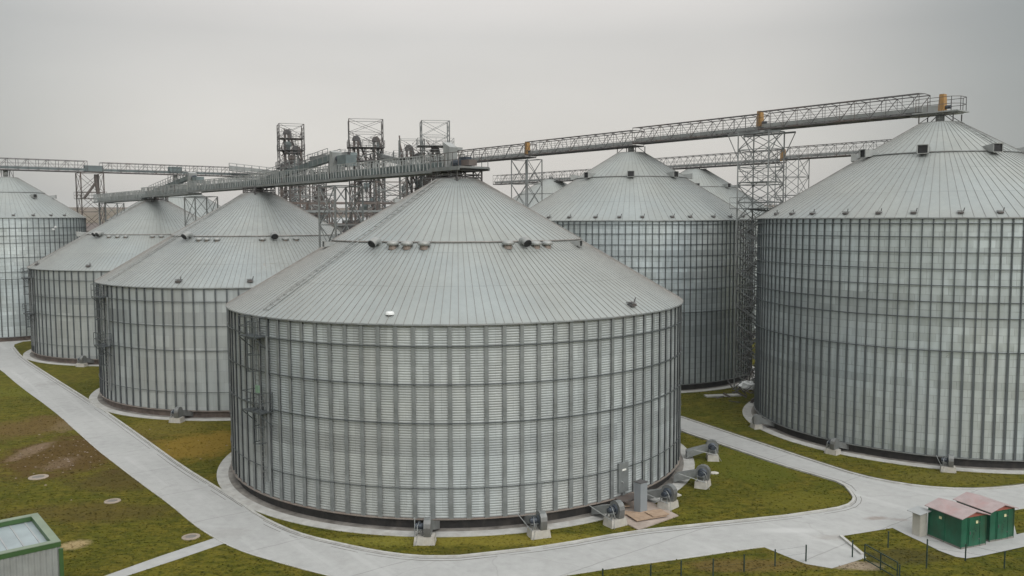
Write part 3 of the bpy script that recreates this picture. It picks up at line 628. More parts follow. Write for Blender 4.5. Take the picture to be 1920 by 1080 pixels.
# ------------------------------------------------------------------ aeration fans
def fan_proto():
    t = thing('aeration_fan', (0, 0, 0), 0, 'fan', 'fan', 'aeration fans round the silos')
    MB().add([(-.55, -.45, 0), (.55, -.45, 0), (.55, .35, 0), (-.55, .35, 0), (-.5, -.40, .42), (.5, -.40, .42), (.5, .33, .42), (-.5, .33, .42)], [(3, 2, 1, 0), (4, 5, 6, 7), (0, 1, 5, 4), (1, 2, 6, 5), (2, 3, 7, 6), (3, 0, 4, 7)]).build('concrete_block', 'conc', t)
    # snail housing: a drum with its axis along X, flat cheeks, outlet towards the silo (+Y)
    q = MB(); prof = []
    for k in range(20):
        a = R(-90+18*k); r_ = .40+.10*(k/20); prof.append((r_*math.cos(a), r_*math.sin(a)))
    prof = [(-.02, -.42), (-.40, -.42), (-.44, -.2), (-.47, .05), (-.42, .26), (-.28, .42), (-.08, .50), (.14, .46), (.34, .34), (.42, .1), (.42, -.30), (.30, -.42)]
    n_ = len(prof); vs = [(-.02, y, z+.86) for y, z in prof]+[(.34, y, z+.86) for y, z in prof]
    q.add(vs, [tuple(range(n_)), tuple(range(2*n_-1, n_-1, -1))]+[(i, n_+i, n_+(i+1) % n_, (i+1) % n_) for i in range(n_)])
    hs = q.build('fan_housing', 'steel', t)
    q = MB(); q.tube([(-.03, -.02, .88), (-.10, -.02, .88)], [.30, .20], 16); q.build('inlet_ring', 'motor', hs)
    q = MB(); q.tube([(-.12, -.02, .88), (-.46, -.02, .88)], .155, 14); q.tube([(-.46, -.02, .88), (-.50, -.02, .88)], .12, 14); q.box((-.30, -.02, 1.05), (.14, .12, .10)); q.build('motor', 'motor', t)
    q = MB()
    for y in (-.22, .2): q.beam((-.42, y, .42), (-.30, y, .76), .05); q.beam((-.12, y, .42), (-.25, y, .76), .05)
    q.box((-.28, -.01, .74), (.42, .44, .04)); q.build('motor_stand', 'steel', t)
    # tapering duct to the silo
    y0, y1 = .40, 1.75
    MB().add([(0, y0, .52), (.32, y0, .52), (.32, y0, 1.0), (0, y0, 1.0), (-.25, y1, .10), (.55, y1, .10), (.55, y1, .55), (-.25, y1, .55)], [(0, 1, 2, 3), (0, 4, 5, 1), (1, 5, 6, 2), (2, 6, 7, 3), (3, 7, 4, 0)]).build('duct', 'steel', t)
    q = MB(); q.tube([(-.48, -.38, .42), (-.75, 1.3, .85)], .025, 6); q.build('stay_rod', 'steelL', t)
    q = MB(); q.tube([(-.3, -.1, 1.08), (-.36, -.3, .95), (-.34, -.42, .6), (-.38, -.48, .2), (-.5, -.6, .02)], .018, 6); q.build('cable', 'steelL', t, smooth=True)
    MB().box((.16, -.425, .80), (.20, .01, .14)).build('plate', 'motor', t)
    return t
proto = fan_proto()
def copy_tree(o, parent=None):
    c_ = o.copy(); COL.objects.link(c_); c_.parent = parent
    for ch in [x for x in bpy.data.objects if x.parent == o]: copy_tree(ch, c_)
    return c_
fans = [('F', -2.5, 17.3, 'grey blower on a concrete block, front foot of the nearest silo, leftmost there'),
        ('F', 17.5, 17.2, 'grey blower second from the left at the foot of the nearest silo'),
        ('F', 32.5, 17.5, 'grey blower just left of the wooden boards and upright grey cabinet'),
        ('F', 47, 17.5, 'grey blower just right of the upright grey cabinet, on a broad block'),
        ('F', 63, 17.6, 'grey blower on the lawn to the right of the nearest silo, second from the road'),
        ('F', 84, 17.8, 'grey blower farthest right beside the nearest silo, closest to the right road'),
        ('C', -9, 16.6, 'grey blower with black inlet at the foot of the rust streaked squat silo'),
        ('B', -9, 16.5, 'tiny blower at the foot of the third squat silo, half behind the rust streaked silo'),
        ('G', -82, 15.0, 'blower at the left foot of the tall right silo, near its shaded edge'),
        ('G', -50, 15.1, 'blower at the foot of the tall right silo, middle of its three'),
        ('G', -21.5, 15.2, 'blower at the front foot of the tall right silo, above the green sheds')]
snap = None
for i, (k, ph, rr, lb) in enumerate(fans):
    o = proto if i == 0 else copy_tree(proto)
    t_, cx, cy = SILO[k][:3]; p = on(ph, rr, 0); o.location = (cx+p.x, cy+p.y, 0.0); o.rotation_euler.z = R(ph); o['label'] = lb
    if k in 'G': o.scale = (.85, .85, .85)
    if k in 'CB': o.scale = (.95, .95, .95)

# ------------------------------------------------------------------ steel towers
def tower(name, cx, cy, w_, d_, z0, z1, bay, label, cat, group=None, mat='steel', rz=GA, t_leg=.11, t_br=.055, plats=(), dense=1, skip=()):
    t = thing(name, (cx, cy, 0), rz, label, cat, group)
    cs = [(-w_/2, -d_/2), (w_/2, -d_/2), (w_/2, d_/2), (-w_/2, d_/2)]
    for x, y in cs: MB().beam((x, y, z0), (x, y, z1), t_leg).build('leg', mat, t)
    n_ = max(1, round((z1-z0)/bay)); br = MB()
    for k in range(n_+1):
        z = z0+(z1-z0)*k/n_
        for i in range(4):
            a, b_ = cs[i], cs[(i+1) % 4]
            if k: br.beam(a+(z,), b_+(z,), t_br*1.2)
            if k < n_ and k not in skip:
                z2 = z0+(z1-z0)*(k+1)/n_
                br.beam(a+(z,), b_+(z2,), t_br); br.beam(b_+(z,), a+(z2,), t_br)
    br.build('bracing', mat, t)
    for zp, ex in plats:
        q = MB(); q.box((0, 0, zp), (w_+2*ex, d_+2*ex, .06)); po = q.build('platform', mat, t)
        r_ = MB(); X, Y = w_/2+ex, d_/2+ex
        for a, b_ in (((-X, -Y), (X, -Y)), ((X, -Y), (X, Y)), ((X, Y), (-X, Y)), ((-X, Y), (-X, -Y))):
            for hh in (.55, 1.05): r_.beam(a+(zp+hh,), b_+(zp+hh,), .035)
            m_ = max(1, int(math.dist(a, b_)/1.1))
            for i in range(m_): p = (a[0]+(b_[0]-a[0])*i/m_, a[1]+(b_[1]-a[1])*i/m_); r_.beam(p+(zp,), p+(zp+1.05,), .035)
        r_.build('railing', mat, po)
    return t
def stairs(t, w_, d_, z0, z1, rise, x0=None):
    k = 0; z = z0
    while z < z1-.1:
        zn = min(z+rise, z1); s = 1 if k % 2 == 0 else -1; q = MB(); y = (x0 if x0 is not None else 0)
        for off in (-.28, .28):
            q.beam((-s*w_*.42, y+off, z), (s*w_*.42, y+off, zn), .05, .16); q.beam((-s*w_*.42, y+off, z+.95), (s*w_*.42, y+off, zn+.95), .035)
        for i in range(8): f = i/8; q.box((-s*w_*.42+s*w_*.84*f, y, z+(zn-z)*f), (.24, .56, .03))
        q.box((s*w_*.46, y, zn), (.5, .9, .05)); q.build('stair_flight', 'steel', t); z = zn; k += 1
T2 = tower('lattice_tower', 23.8, 83.5, 3.4, 2.5, 0, 24.95, 1.65, 'tall lattice stair tower standing in the gap between the two tall silos', 'tower', 'lattice towers under the conveyors', plats=((17.7, .5), (20.2, .0)), t_leg=.12)
stairs(T2, 3.4, 2.5, .3, 17.7, 1.9)
q = MB()
for i in (-1, 1):
    for s in (-1, 1): q.beam((i*1.7, s*1.25, 22.5), (i*2.9, s*1.25, 24.8), .06)
q.beam((-2.9, -1.25, 24.8), (2.9, -1.25, 24.8), .1, .16); q.beam((-2.9, 1.25, 24.8), (2.9, 1.25, 24.8), .1, .16); q.build('head_frame', 'steel', T2)
# spiralling pipe bundle and rest landings seen in the gap
q = MB()
for k in range(190):
    z = 17*random.random()**1.2; x = random.uniform(-1.6, 1.6); y = random.choice((-1.2, -.5, .4, 1.2)); dx = random.uniform(-1.2, 1.2); q.beam((x, y, z), (max(-1.7, min(1.7, x+dx)), y, z+random.uniform(-.3, 1.6)), random.choice((.03, .05, .07)))
q.build('pipework', 'steelD', T2)
T1 = tower('lattice_tower', 1.9, 110, 3.1, 2.4, 0, 24.2, 2.9, 'lattice tower under the right truss conveyor, left of the centre tall silo', 'tower', 'lattice towers under the conveyors', t_leg=.12)
MB().tube([(0, 0, 0), (0, 0, 24.2)], .18, 10).build('down_pipe', 'steel', T1, smooth=True)
T3 = tower('lattice_tower', 38.8, 120.8, 3.6, 2.6, 0, 24.9, 2.5, 'lattice tower under the far truss, just right of the tall stair tower', 'tower', 'lattice towers under the conveyors', plats=((17.6, 1.2),))
T4 = tower('lattice_tower', -14.6, 74.4, 2.9, 2.6, 0, 19.6, 3.4, 'lattice tower between the nearest silo and the rust streaked silo', 'tower', 'lattice towers under the conveyors', t_leg=.13, t_br=.07)
T5 = tower('lattice_tower', -36.2, 101.5, 3.5, 2.6, 0, 19.5, 3.1, 'lattice tower between the rust streaked silo and the third squat silo', 'tower', 'lattice towers under the conveyors', t_leg=.11)
T6 = tower('lattice_tower', -60.3, 131.2, 3.6, 2.6, 0, 19.4, 3.0, 'low lattice tower beyond the third squat silo, at the conveyor tail', 'tower', 'lattice towers under the conveyors')
T7 = tower('lattice_tower', -66.0, 136.6, 3.3, 3.0, 0, 24.2, 3.1, 'taller lattice tower right of the left edge silo, carrying the left truss', 'tower', 'lattice towers under the conveyors', mat='steelB', plats=((20.2, .3),), rz=math.atan2(NY, NX), t_leg=.13)
q = MB(); q.tube([(.9, 0, 24), (.9, 0, 23), (1.2, 0, 20.5)], .28, 10); q.tube([(.9, 0, 22.8), (-.9, 0, 20.3)], .2, 10); q.build('spout', 'steelB', T7)
T8 = tower('lattice_tower', -25.4, 152, 3.5, 3.5, 0, 24.5, 3.2, 'pale thin lattice tower between the left and middle elevator towers', 'tower', 'lattice towers under the conveyors')

# ------------------------------------------------------------------ conveyors
def local_frame(p0, p1): return math.atan2(p1[1]-p0[1], p1[0]-p0[0]), math.dist(p0, p1)
def truss(name, p0, p1, zb, h, w_, label, mat='steelD', bay=1.35, arch=.06, trough='steelL', group='conveyor galleries', seg=None):
    rz, ln_ = local_frame(p0, p1); t = thing(name, (p0[0], p0[1], zb), rz, label, 'conveyor', group)
    nb = max(1, round(ln_/bay)); xs = [ln_*i/nb for i in range(nb+1)]
    def top(x): return h
    q = MB(); q.box((ln_/2, 0, 0), (ln_, w_, .07)); q.beam((0, -w_/2, -.02), (ln_, -w_/2, -.02), .07, .13); q.beam((0, w_/2, -.02), (ln_, w_/2, -.02), .07, .13)
    for x in xs: q.beam((x, -w_/2, -.07), (x, w_/2, -.07), .06)
    q.build('walkway_deck', mat, t)
    segs = seg or 1; per = nb/segs
    for s in (-1, 1):
        q = MB(); y = s*w_/2
        for i, x in enumerate(xs):
            q.beam((x, y, 0), (x, y, h), .042)
            if i < nb:
                x2 = xs[i+1]; q.beam((x, y, h), (x2, y, h), .075, .075)
                if i % 2 == 0: q.beam((x, y, 0), (x2, y, h), .045)
                else: q.beam((x, y, h), (x2, y, 0), .03)
                for hh in (.55, 1.05): q.beam((x, y, hh), (x2, y, hh), .03)
        q.build('side_truss', mat, t)
    q = MB()
    for i, x in enumerate(xs):
        q.beam((x, -w_/2, h), (x, 0, h+arch), .045); q.beam((x, 0, h+arch), (x, w_/2, h), .045)
    q.beam((0, 0, h+arch), (ln_, 0, h+arch), .05)
    q.build('top_bracing', mat, t)
    q = MB(); q.box((ln_/2, -.25*w_/2, .34), (ln_-.1, .45, .34)); 
    for i, x in enumerate(xs): q.box((x, -.25*w_/2, .34), (.05, .5, .40))
    q.build('conveyor_trough', trough, t)
    return t, ln_
def drive(t, x, z=.1, s=1.0, col='orange', y=-.35):
    q = MB(); q.add([(x-.24*s, y-.3, z), (x+.28*s, y-.3, z), (x+.28*s, y+.3, z), (x-.24*s, y+.3, z), (x-.18*s, y-.25, z+1.5*s), (x+.22*s, y-.25, z+1.5*s), (x+.22*s, y+.25, z+1.5*s), (x-.18*s, y+.25, z+1.5*s)], [(3, 2, 1, 0), (4, 5, 6, 7), (0, 1, 5, 4), (1, 2, 6, 5), (2, 3, 7, 6), (3, 0, 4, 7)])
    o = q.build('drive_guard', col, t)
    MB().tube([(x+.3*s, y, z+.3), (x+.75*s, y, z+.3)], .15, 10).build('motor', 'motor', t); return o
def pl(cx, cy, s): return (cx+DX*s, cy+DY*s)
# right main truss: from the elevators, over the centre tall silo, to the right tall silo
tr, ln_ = truss('truss_conveyor', pl(13.16, 96.35, -17.6-16.5), pl(13.16, 96.35, -17.0), 24.55, 1.6, 1.9, 'left stretch of the main truss conveyor, elevators to orange drive')
drive(tr, ln_-.2, .3, 1.0)
tr, ln_ = truss('truss_conveyor', pl(13.16, 96.35, -16.9), pl(13.16, 96.35, 1.0), 24.72, 1.6, 1.9, 'middle stretch of the main truss conveyor, ending over the centre tall silo')
tr, ln_ = truss('truss_conveyor', pl(13.16, 96.35, 1.1), pl(13.16, 96.35, 16.9), 24.95, 1.6, 1.9, 'stretch of the main truss conveyor between centre tall silo and stair tower')
drive(tr, ln_-.1, .5, .95)
tr, ln_ = truss('truss_conveyor', pl(13.16, 96.35, 17.0), pl(13.16, 96.35, 32.2), 25.15, 1.6, 1.9, 'last stretch of the main truss conveyor reaching over the right tall silo')
# end platform
t = thing('conveyor_head_platform', pl(34.43, 70.48, -1.6)+(25.15,), GA, 'railed platform with orange drive on top of the right tall silo', 'platform')
q = MB(); q.box((1.6, 0, -.02), (3.6, 2.1, .10)); q.beam((-.6, 0, -.13), (3.2, 0, -.13), 1.0, .12); q.build('deck', 'steelL', t)
q = MB()
for a, b_ in (((.1, -1.03), (2.9, -1.03)), ((2.9, -1.03), (3.38, -.5)), ((3.38, -.5), (3.38, .5)), ((3.38, .5), (2.9, 1.03)), ((2.9, 1.03), (.1, 1.03))):
    for hh in (.55, 1.1): q.beam(a+(hh,), b_+(hh,), .04)
    m_ = max(1, int(math.dist(a, b_)/.9))
    for i in range(m_+1): p = (a[0]+(b_[0]-a[0])*i/m_, a[1]+(b_[1]-a[1])*i/m_); q.beam(p+(0,), p+(1.1,), .04)
q.build('railing', 'steelD', t)
MB().box((.5, 0, .35), (2.6, .5, .5)).build('conveyor_trough', 'steelL', t)
drive(t, 1.75, .1, .9, y=0)
# far truss
tr, ln_ = truss('truss_conveyor', pl(28.2, 133.7, -49), pl(28.2, 133.7, -17.5), 23.6, 1.7, 1.9, 'faint far truss conveyor behind the centre tower, left stretch', 'steelD')
tr, ln_ = truss('truss_conveyor', pl(28.2, 133.7, -17), pl(28.2, 133.7, 15), 24.55, 1.75, 1.9, 'far truss conveyor passing over the peeking silo roof to the stair tower', 'steelD')
drive(tr, ln_+.4, .2, 1.05)
tr, ln_ = truss('truss_conveyor', pl(28.2, 133.7, 15.6), pl(28.2, 133.7, 32), 24.9, 1.6, 1.9, 'far truss conveyor running right from the stair tower behind the right silo roof', 'steelD')
# left truss over the left edge silo
nl_ = lambda s: (-74.84+NX*s, 129.22+NY*s)
tr, ln_ = truss('truss_conveyor', nl_(-12), nl_(11), 24.35, 1.65, 1.9, 'left truss conveyor over the silo at the left edge', 'steelD', trough='trough')
tr, ln_ = truss('truss_conveyor', nl_(13.2), nl_(37.5), 24.35, 1.5, 1.9, 'left truss conveyor continuing right above the squat silo roofs', 'steelD', trough='trough')
MB().box((11.3, -.4, .75), (2.0, 1.0, .95)).build('housing', 'trough', tr)
tr, ln_ = truss('truss_conveyor', nl_(34), nl_(52), 23.9, .9, 1.4, 'thin pale conveyor joining the left truss to the elevator towers', 'steel', trough='trough', arch=.0)
q = MB(); q.box((0, 0, .55), (2.6, 1.2, .9)); hb = thing('drive_box', nl_(12.1)+(24.35,), math.atan2(NY, NX), 'boxy grey conveyor drive on top of the left lattice tower', 'drive box'); q.build('housing', 'trough', hb); MB().box((0, 0, .03), (3.6, 2.1, .06)).build('deck', 'steelD', hb)
# covered galleries over the squat row
def gallery(p0, p1, zb, label, h=1.12, w_=1.6):
    rz, ln_ = local_frame(p0, p1); t = thing('covered_conveyor', (p0[0], p0[1], zb), rz, label, 'conveyor', 'conveyor galleries')
    q = MB(); q.box((ln_/2, 0, 0), (ln_, w_, .06)); q.beam((0, -w_/2, -.06), (ln_, -w_/2, -.06), .1, .2); q.beam((0, w_/2, -.06), (ln_, w_/2, -.06), .1, .2); q.build('walkway_deck', 'steel', t)
    q = MB(); q.box((ln_/2, .05, .36), (ln_, .5, .48)); x = .3
    while x < ln_-.1: q.box((x, .05, .38), (.06, .6, .6)); x += 1.0
    q.build('conveyor_trough', 'trough', t)
    for s in (-1, 1):
        q = MB(); y = s*w_/2; x = 0.0; i = 0
        while x < ln_:
            q.beam((x, y, 0), (x, y, h), .055, .055)
            wd = random.uniform(.05, .16)
            if i % 3: q.beam((x+.02, y, .05), (x+.28*random.choice((-1, 1, 1)), y, h-.05), .03, wd*.5)
            x += .47; i += 1
        q.beam((0, y, h), (ln_, y, h), .06); q.beam((0, y, h*.5), (ln_, y, h*.5), .04)
        q.build('side_railing', 'steelL', t)
    return t, ln_
pf = lambda s: (-3.81-DX*s, 61.23-DY*s)
gallery(pf(0.2), pf(17.0), 20.22, 'covered conveyor from the nearest silo peak to the tower behind it')
gallery(pf(17.1), pf(34.4), 20.17, 'covered conveyor from the tower to the rust streaked silo peak')
gallery(pf(34.5), pf(52.0), 20.12, 'covered conveyor running on from the rust streaked silo peak')
gallery(pf(52.1), pf(69.6), 19.92, 'covered conveyor over the third squat silo peak')
gallery(pf(69.7), pf(93.5), 19.62, 'last covered conveyor stretch, tail reaching the left lattice tower')
def incline(p0, z0, p1, z1, label):
    rz, ln_ = local_frame(p0, p1); t = thing('inclined_conveyor', p0+(0,), rz, label, 'conveyor', 'inclined conveyors'); dz = z1-z0
    MB().beam((0, 0, z0+.35), (ln_, 0, z1+.35), .5, .5).build('conveyor_trough', 'trough', t)
    for s in (-1, 1):
        q = MB(); y = s*.6
        for hh in (.75, 1.1): q.beam((0, y, z0+hh), (ln_, y, z1+hh), .04)
        n_ = int(ln_/.9)
        for i in range(n_+1): q.beam((ln_*i/n_, y, z0+dz*i/n_), (ln_*i/n_, y, z0+dz*i/n_+1.1), .04)
        q.build('railing', 'steel', t)
    q = MB()
    for f in (.35, .65, .98): q.beam((ln_*f, -.35, 20.2), (ln_*f, -.35, z0+dz*f), .08); q.beam((ln_*f, .35, 20.2), (ln_*f, .35, z0+dz*f), .08)
    q.build('support_frame', 'steelD', t)
    q = MB(); q.add([(ln_-.1, -.45, z1-.9), (ln_+.35, -.45, z1-.9), (ln_+.55, -.45, z1+.75), (ln_+.05, -.45, z1+.9), (ln_-.1, .45, z1-.9), (ln_+.35, .45, z1-.9), (ln_+.55, .45, z1+.75), (ln_+.05, .45, z1+.9)], [(0, 1, 2, 3), (7, 6, 5, 4), (0, 4, 5, 1), (1, 5, 6, 2), (2, 6, 7, 3), (3, 7, 4, 0)])
    q.build('head_hood', 'steelL', t)
    q = MB(); q.tube([(ln_+.7, 0, z1+.2), (ln_+1.2, 0, z1+.2)], .28, 12); q.build('motor', 'motor', t)
    return t, ln_
t, l_ = incline(pf(33.0), 20.3, pf(18.0), 21.75, 'sloping conveyor rising from the rust streaked silo to a hooded drive'); MB().box((l_+2.2, 0, 21.7), (1.5, 1.0, .9)).build('housing', 'trough', t)
t, l_ = incline(pf(67.0), 20.1, pf(53.0), 21.5, 'sloping conveyor rising above the third squat silo to its drive'); MB().box((l_+2.2, 0, 21.4), (1.3, .9, .7)).build('housing', 'trough', t)
# hub on the nearest silo
t = thing('conveyor_hub', (-3.81, 61.23, 20.3), GA, 'machinery deck with pale upright hood on the peak of the nearest silo', 'machinery')
q = MB(); q.box((.2, 0, 0), (3.6, 2.6, .14)); q.beam((-1.6, -1.3, -.1), (2.0, -1.3, -.1), .12, .2); q.beam((-1.6, 1.3, -.1), (2.0, 1.3, -.1), .12, .2); q.build('deck', 'steel', t)
MB().add([(-.9, -.5, .1), (-.35, -.5, .1), (-.2, -.5, 1.5), (-1.0, -.5, 1.9), (-.9, .2, .1), (-.35, .2, .1), (-.2, .2, 1.5), (-1.0, .2, 1.9)], [(0, 1, 2, 3), (7, 6, 5, 4), (0, 4, 5, 1), (1, 5, 6, 2), (2, 6, 7, 3), (3, 7, 4, 0)]).build('head_hood', 'steelL', t)
q = MB(); q.tube([(.1, -.3, .35), (.8, -.3, .35)], .26, 12); q.box((.5, .3, .45), (.9, .5, .7)); q.build('motor', 'motor', t)
MB().box((1.25, .1, .35), (.9, .7, .4)).build('gearbox', 'steelB', t); MB().box((-1.1, .5, 1.45), (1.2, .7, .2)).build('cover_plate', 'steelL', t)
q = MB()
for x in (-1.5, -.6, .3, 1.2, 1.9):
    for y in (-1.25, 1.25): q.beam((x, y, 0), (x, y, 1.0), .04)
for y in (-1.25, 1.25):
    for hh in (.5, 1.0): q.beam((-1.5, y, hh), (1.9, y, hh), .035)
q.build('railing', 'steelD', t)

# ------------------------------------------------------------------ elevator towers
def elevator(cx, cy, w_, d_, z1, label, heads, plats, rz, seed, mat='steelD', leg=.11):
    random.seed(seed)
    t = tower('elevator_tower', cx, cy, w_, d_, 0, z1, 2.1, label, 'tower', 'bucket elevator towers', mat=mat, rz=rz, t_leg=leg, t_br=.05, plats=plats)
    for i, (x, y, zt) in enumerate(heads):
        q = MB()
        for s in (-.32, .32): q.box((x+s, y, zt/2), (.34, .42, zt))
        z = 2.0
        while z < zt: q.box((x, y, z), (1.05, .5, .08)); z += 2.4
        q.build('elevator_leg', 'steelB' if i % 2 == 0 else 'trough', t)
        q = MB(); n_ = 10; vs = []
        pr_ = [(-.62, 0), (-.62, .35), (-.4, .78), (.25, .86), (.6, .5), (.85, -.5), (.55, -.7), (.45, 0)]
        m_ = len(pr_); vs = [(x+a, y-.3, zt+b_) for a, b_ in pr_]+[(x+a, y+.3, zt+b_) for a, b_ in pr_]
        q.add(vs, [tuple(range(m_)), tuple(range(2*m_-1, m_-1, -1))]+[(k, m_+k, m_+(k+1) % m_, (k+1) % m_) for k in range(m_)]); q.tube([(x, y-.3, zt+.4), (x, y-1.0, zt+.4)], .2, 10)
        q.box((x-.1, y-.75, zt+.3), (.5, .5, .5)); hd = q.build('elevator_head', 'steelD', t)
        g_q = MB()
        for k in range(14):
            a_ = Vector((x+random.uniform(-.9, .9), y+random.uniform(-.9, .9), zt+random.uniform(-.4, 1.2))); g_q.beam(a_, a_+Vector((random.uniform(-.7, .7), 0, random.uniform(-1.2, .6))), .05)
        g_q.build('head_railing', 'steelD', hd)
        # spouts
        q = MB(); dx = random.choice((-1, 1)); q.tube([(x+.6, y, zt-.4), (x+.9, y, zt-1.3), (x+.9+1.9*dx, y-.4, zt-6.5), (x+.9+1.9*dx, y-.4, zt-9)], .17, 10)
        q.tube([(x-.4, y+.5, zt-1.0), (x-.9, y+.6, zt-2.2), (x+1.0, y+.6, zt-7.5)], .14, 10); q.build('spout', 'steelB', t)
    q = MB(); zt_ = max(h_[2] for h_ in heads)
    for k in range(120):
        z = random.uniform(8, zt_); x = random.uniform(-w_/2, w_/2); y = random.choice((-d_/2+.1, -.3, .4, d_/2-.1))
        q.beam((x, y, z), (max(-w_/2, min(w_/2, x+random.uniform(-2, 2))), y, z+random.choice((0, 0, -1.6, 1.6, 2.4))), random.choice((.05, .06, .1, .14)))
    for x in (-w_/4, 0, w_/4):
        for y in (-d_/2, d_/2): q.beam((x, y, 0), (x, y, zt_-.8), .07)
    q.build('inner_framing', 'steelB', t)
    for k in range(6):
        q = MB(); c_ = (random.uniform(-w_/2+.5, w_/2-.5), random.uniform(-d_/2+.4, 0), random.uniform(zt_-11, zt_-1.5)); sx = random.uniform(.35, .55)
        q.add([(c_[0]-sx, c_[1]-sx, c_[2]), (c_[0]+sx, c_[1]-sx, c_[2]), (c_[0]+sx, c_[1]+sx, c_[2]), (c_[0]-sx, c_[1]+sx, c_[2]), (c_[0]-.16, c_[1]-.16, c_[2]-.9), (c_[0]+.16, c_[1]-.16, c_[2]-.9), (c_[0]+.16, c_[1]+.16, c_[2]-.9), (c_[0]-.16, c_[1]+.16, c_[2]-.9)], [(3, 2, 1, 0), (4, 5, 6, 7), (0, 1, 5, 4), (1, 2, 6, 5), (2, 3, 7, 6), (3, 0, 4, 7)]); q.box((c_[0], c_[1], c_[2]+.3), (2*sx, 2*sx, .6)); q.build('hopper', random.choice(('steelB', 'trough', 'steelD')), t)
    for zp in (zt_-3.2, zt_-6.4, zt_-9.6): MB().box((random.uniform(-.6, .6), 0, zp), (w_*.7, d_*.9, .14)).build('landing', mat, t)
    MB().tube([(w_/2+.3, 0, 0), (w_/2+.3, 0, z1-6)], .12, 8).build('down_pipe', 'steel', t)
    stairs(t, w_, d_, 9, z1-5, 2.9, -d_*.3)
    return t
e1 = elevator(-37.8, 150, 4.1, 3.6, 33.0, 'left elevator tower with dark machinery under an open top frame', [(-.6, .3, 31.4), (.8, -.5, 28.6), (-1.4, -.9, 25.5)], ((22.6, .1), (25.6, .4), (28.6, .1), (30.6, .05)), R(20), 3)
e1b = elevator(-33.5, 152, 2.0, 3.0, 25, 'low side frame with slanting spout beside the left elevator tower', [(0, 0, 22)], ((25, .4),), R(20), 5)
e2 = elevator(-23.3, 140, 5.3, 3.6, 32.6, 'middle elevator tower, widest, with twin elevator heads', [(-1.5, 0, 29.3), (1.6, 0, 29.2)], ((23.4, .0), (25.6, .1), (28.2, .25)), R(12), 8)
e3 = elevator(-11.2, 128, 4.0, 3.0, 31.0, 'tallest right elevator tower with empty X braced top frame', [(0, 0, 26.6), (1.0, .4, 25.2)], ((23.6, .5), (25.4, .3), (27.4, .6)), R(10), 11, mat='steel')
e4 = elevator(-14.9, 130.5, 3.6, 3.0, 28.6, 'shorter elevator tower attached left of the right elevator tower', [(-.4, 0, 27.0), (1.0, .3, 25.8)], ((23.5, .1), (25.8, .9)), R(10), 13, mat='steel')
# bridges between the elevator towers
def bridge(a, b_, za, zb2, label, h=1.1):
    rz, ln_ = local_frame(a, b_); t = thing('bridge_conveyor', a+(0,), rz, label, 'conveyor', 'bridge conveyors between elevator towers')
    MB().beam((0, 0, za+.4), (ln_, 0, zb2+.4), .6, .6).build('conveyor_trough', 'steelL', t)
    MB().beam((0, 0, za-.1), (ln_, 0, zb2-.1), 1.3, .14).build('walkway_deck', 'steel', t)
    for s in (-.65, .65):
        q = MB()
        for hh in (.55, 1.1): q.beam((0, s, za+hh), (ln_, s, zb2+hh), .04)
        n_ = int(ln_/1.2)
        for i in range(n_+1): f = i/n_; q.beam((ln_*f, s, za+(zb2-za)*f), (ln_*f, s, za+(zb2-za)*f+1.1), .04)
        q.build('railing', 'steel', t)
    return t
bridge((-34.5, 150.5), (-26.2, 141), 26.9, 27.0, 'pale bridge conveyor joining the left and middle elevator towers')
bridge((-21.2, 140), (-15.8, 131), 26.7, 25.0, 'bridge conveyor sloping down from the middle to the right elevator tower')
bridge((-47.8, 148), (-39.5, 150), 25.3, 24.4, 'short thin conveyor reaching left from the left elevator tower')
bridge((-15, 127), (-8, 121), 24.0, 24.2, 'short conveyor from the right elevator tower into the main truss')
# wall-free mess of beams and hoppers under the middle
for cx_, cy_, w2_, zt2, lb in ((-28.5, 128, 5.0, 21.5, 'open brown process frame between left and middle elevator towers'), (-17.0, 122, 4.2, 22.0, 'open process frame in front of the right elevator towers'), (-33.5, 138, 3.0, 22.5, 'narrow process frame just right of the left elevator tower')):
    tt_ = tower('process_frame', cx_, cy_, w2_, 3.2, 0, zt2, 1.9, lb, 'frame', 'process frames below the elevator towers', mat='steelB', rz=R(15), t_leg=.12, t_br=.06)
    q = MB()
    for k in range(60):
        z = random.uniform(11, zt2-.3); x = random.choice((-w2_/2, w2_/2)); y = random.choice((-1.5, -.4, .6, 1.5)); q.beam((x, y, z), (x*random.uniform(-1, .3), y, z+random.choice((0, -1.2, 1.2))), random.choice((.05, .08, .13)))
    for x in (-w2_/2, w2_/2):
        for y in (-1.5, -.4, .6, 1.5): q.beam((x, y, 10), (x, y, zt2), .08)
    q.build('inner_framing', 'steel', tt_)
t = thing('hopper_frame', (-21.5, 118, 0), R(15), 'low steel frame with hoppers below the middle elevator tower', 'frame')
q = MB()
for x in range(-9, 12, 3):
    for y in (-3, 3): q.beam((x, y, 0), (x, y, 19.2), .16)
for z in (16.2, 17.6, 19.0):
    for y in (-3, 3): q.beam((-9, y, z), (9, y, z), .12, .2)
for x in range(-9, 9, 3):
    q.beam((x, -3, 16.2), (x+3, -3, 19), .08); q.beam((x, -3, 19), (x+3, -3, 16.2), .08); q.beam((x, -3, 12), (x+3, -3, 16.2), .08)
q.build('frame', 'steelB', t)
for x in (-6, 0, 6):
    MB().lathe([(1.5, 3.2), (1.5, 1.2), (.25, -.8), (.25, -2)], 4, c=(x, 0, 13.5)).build('hopper', 'steelD', t)
MB().box((2, -3.2, 17.9), (18, .1, .25)).build('pipe_rack', 'steel', t)

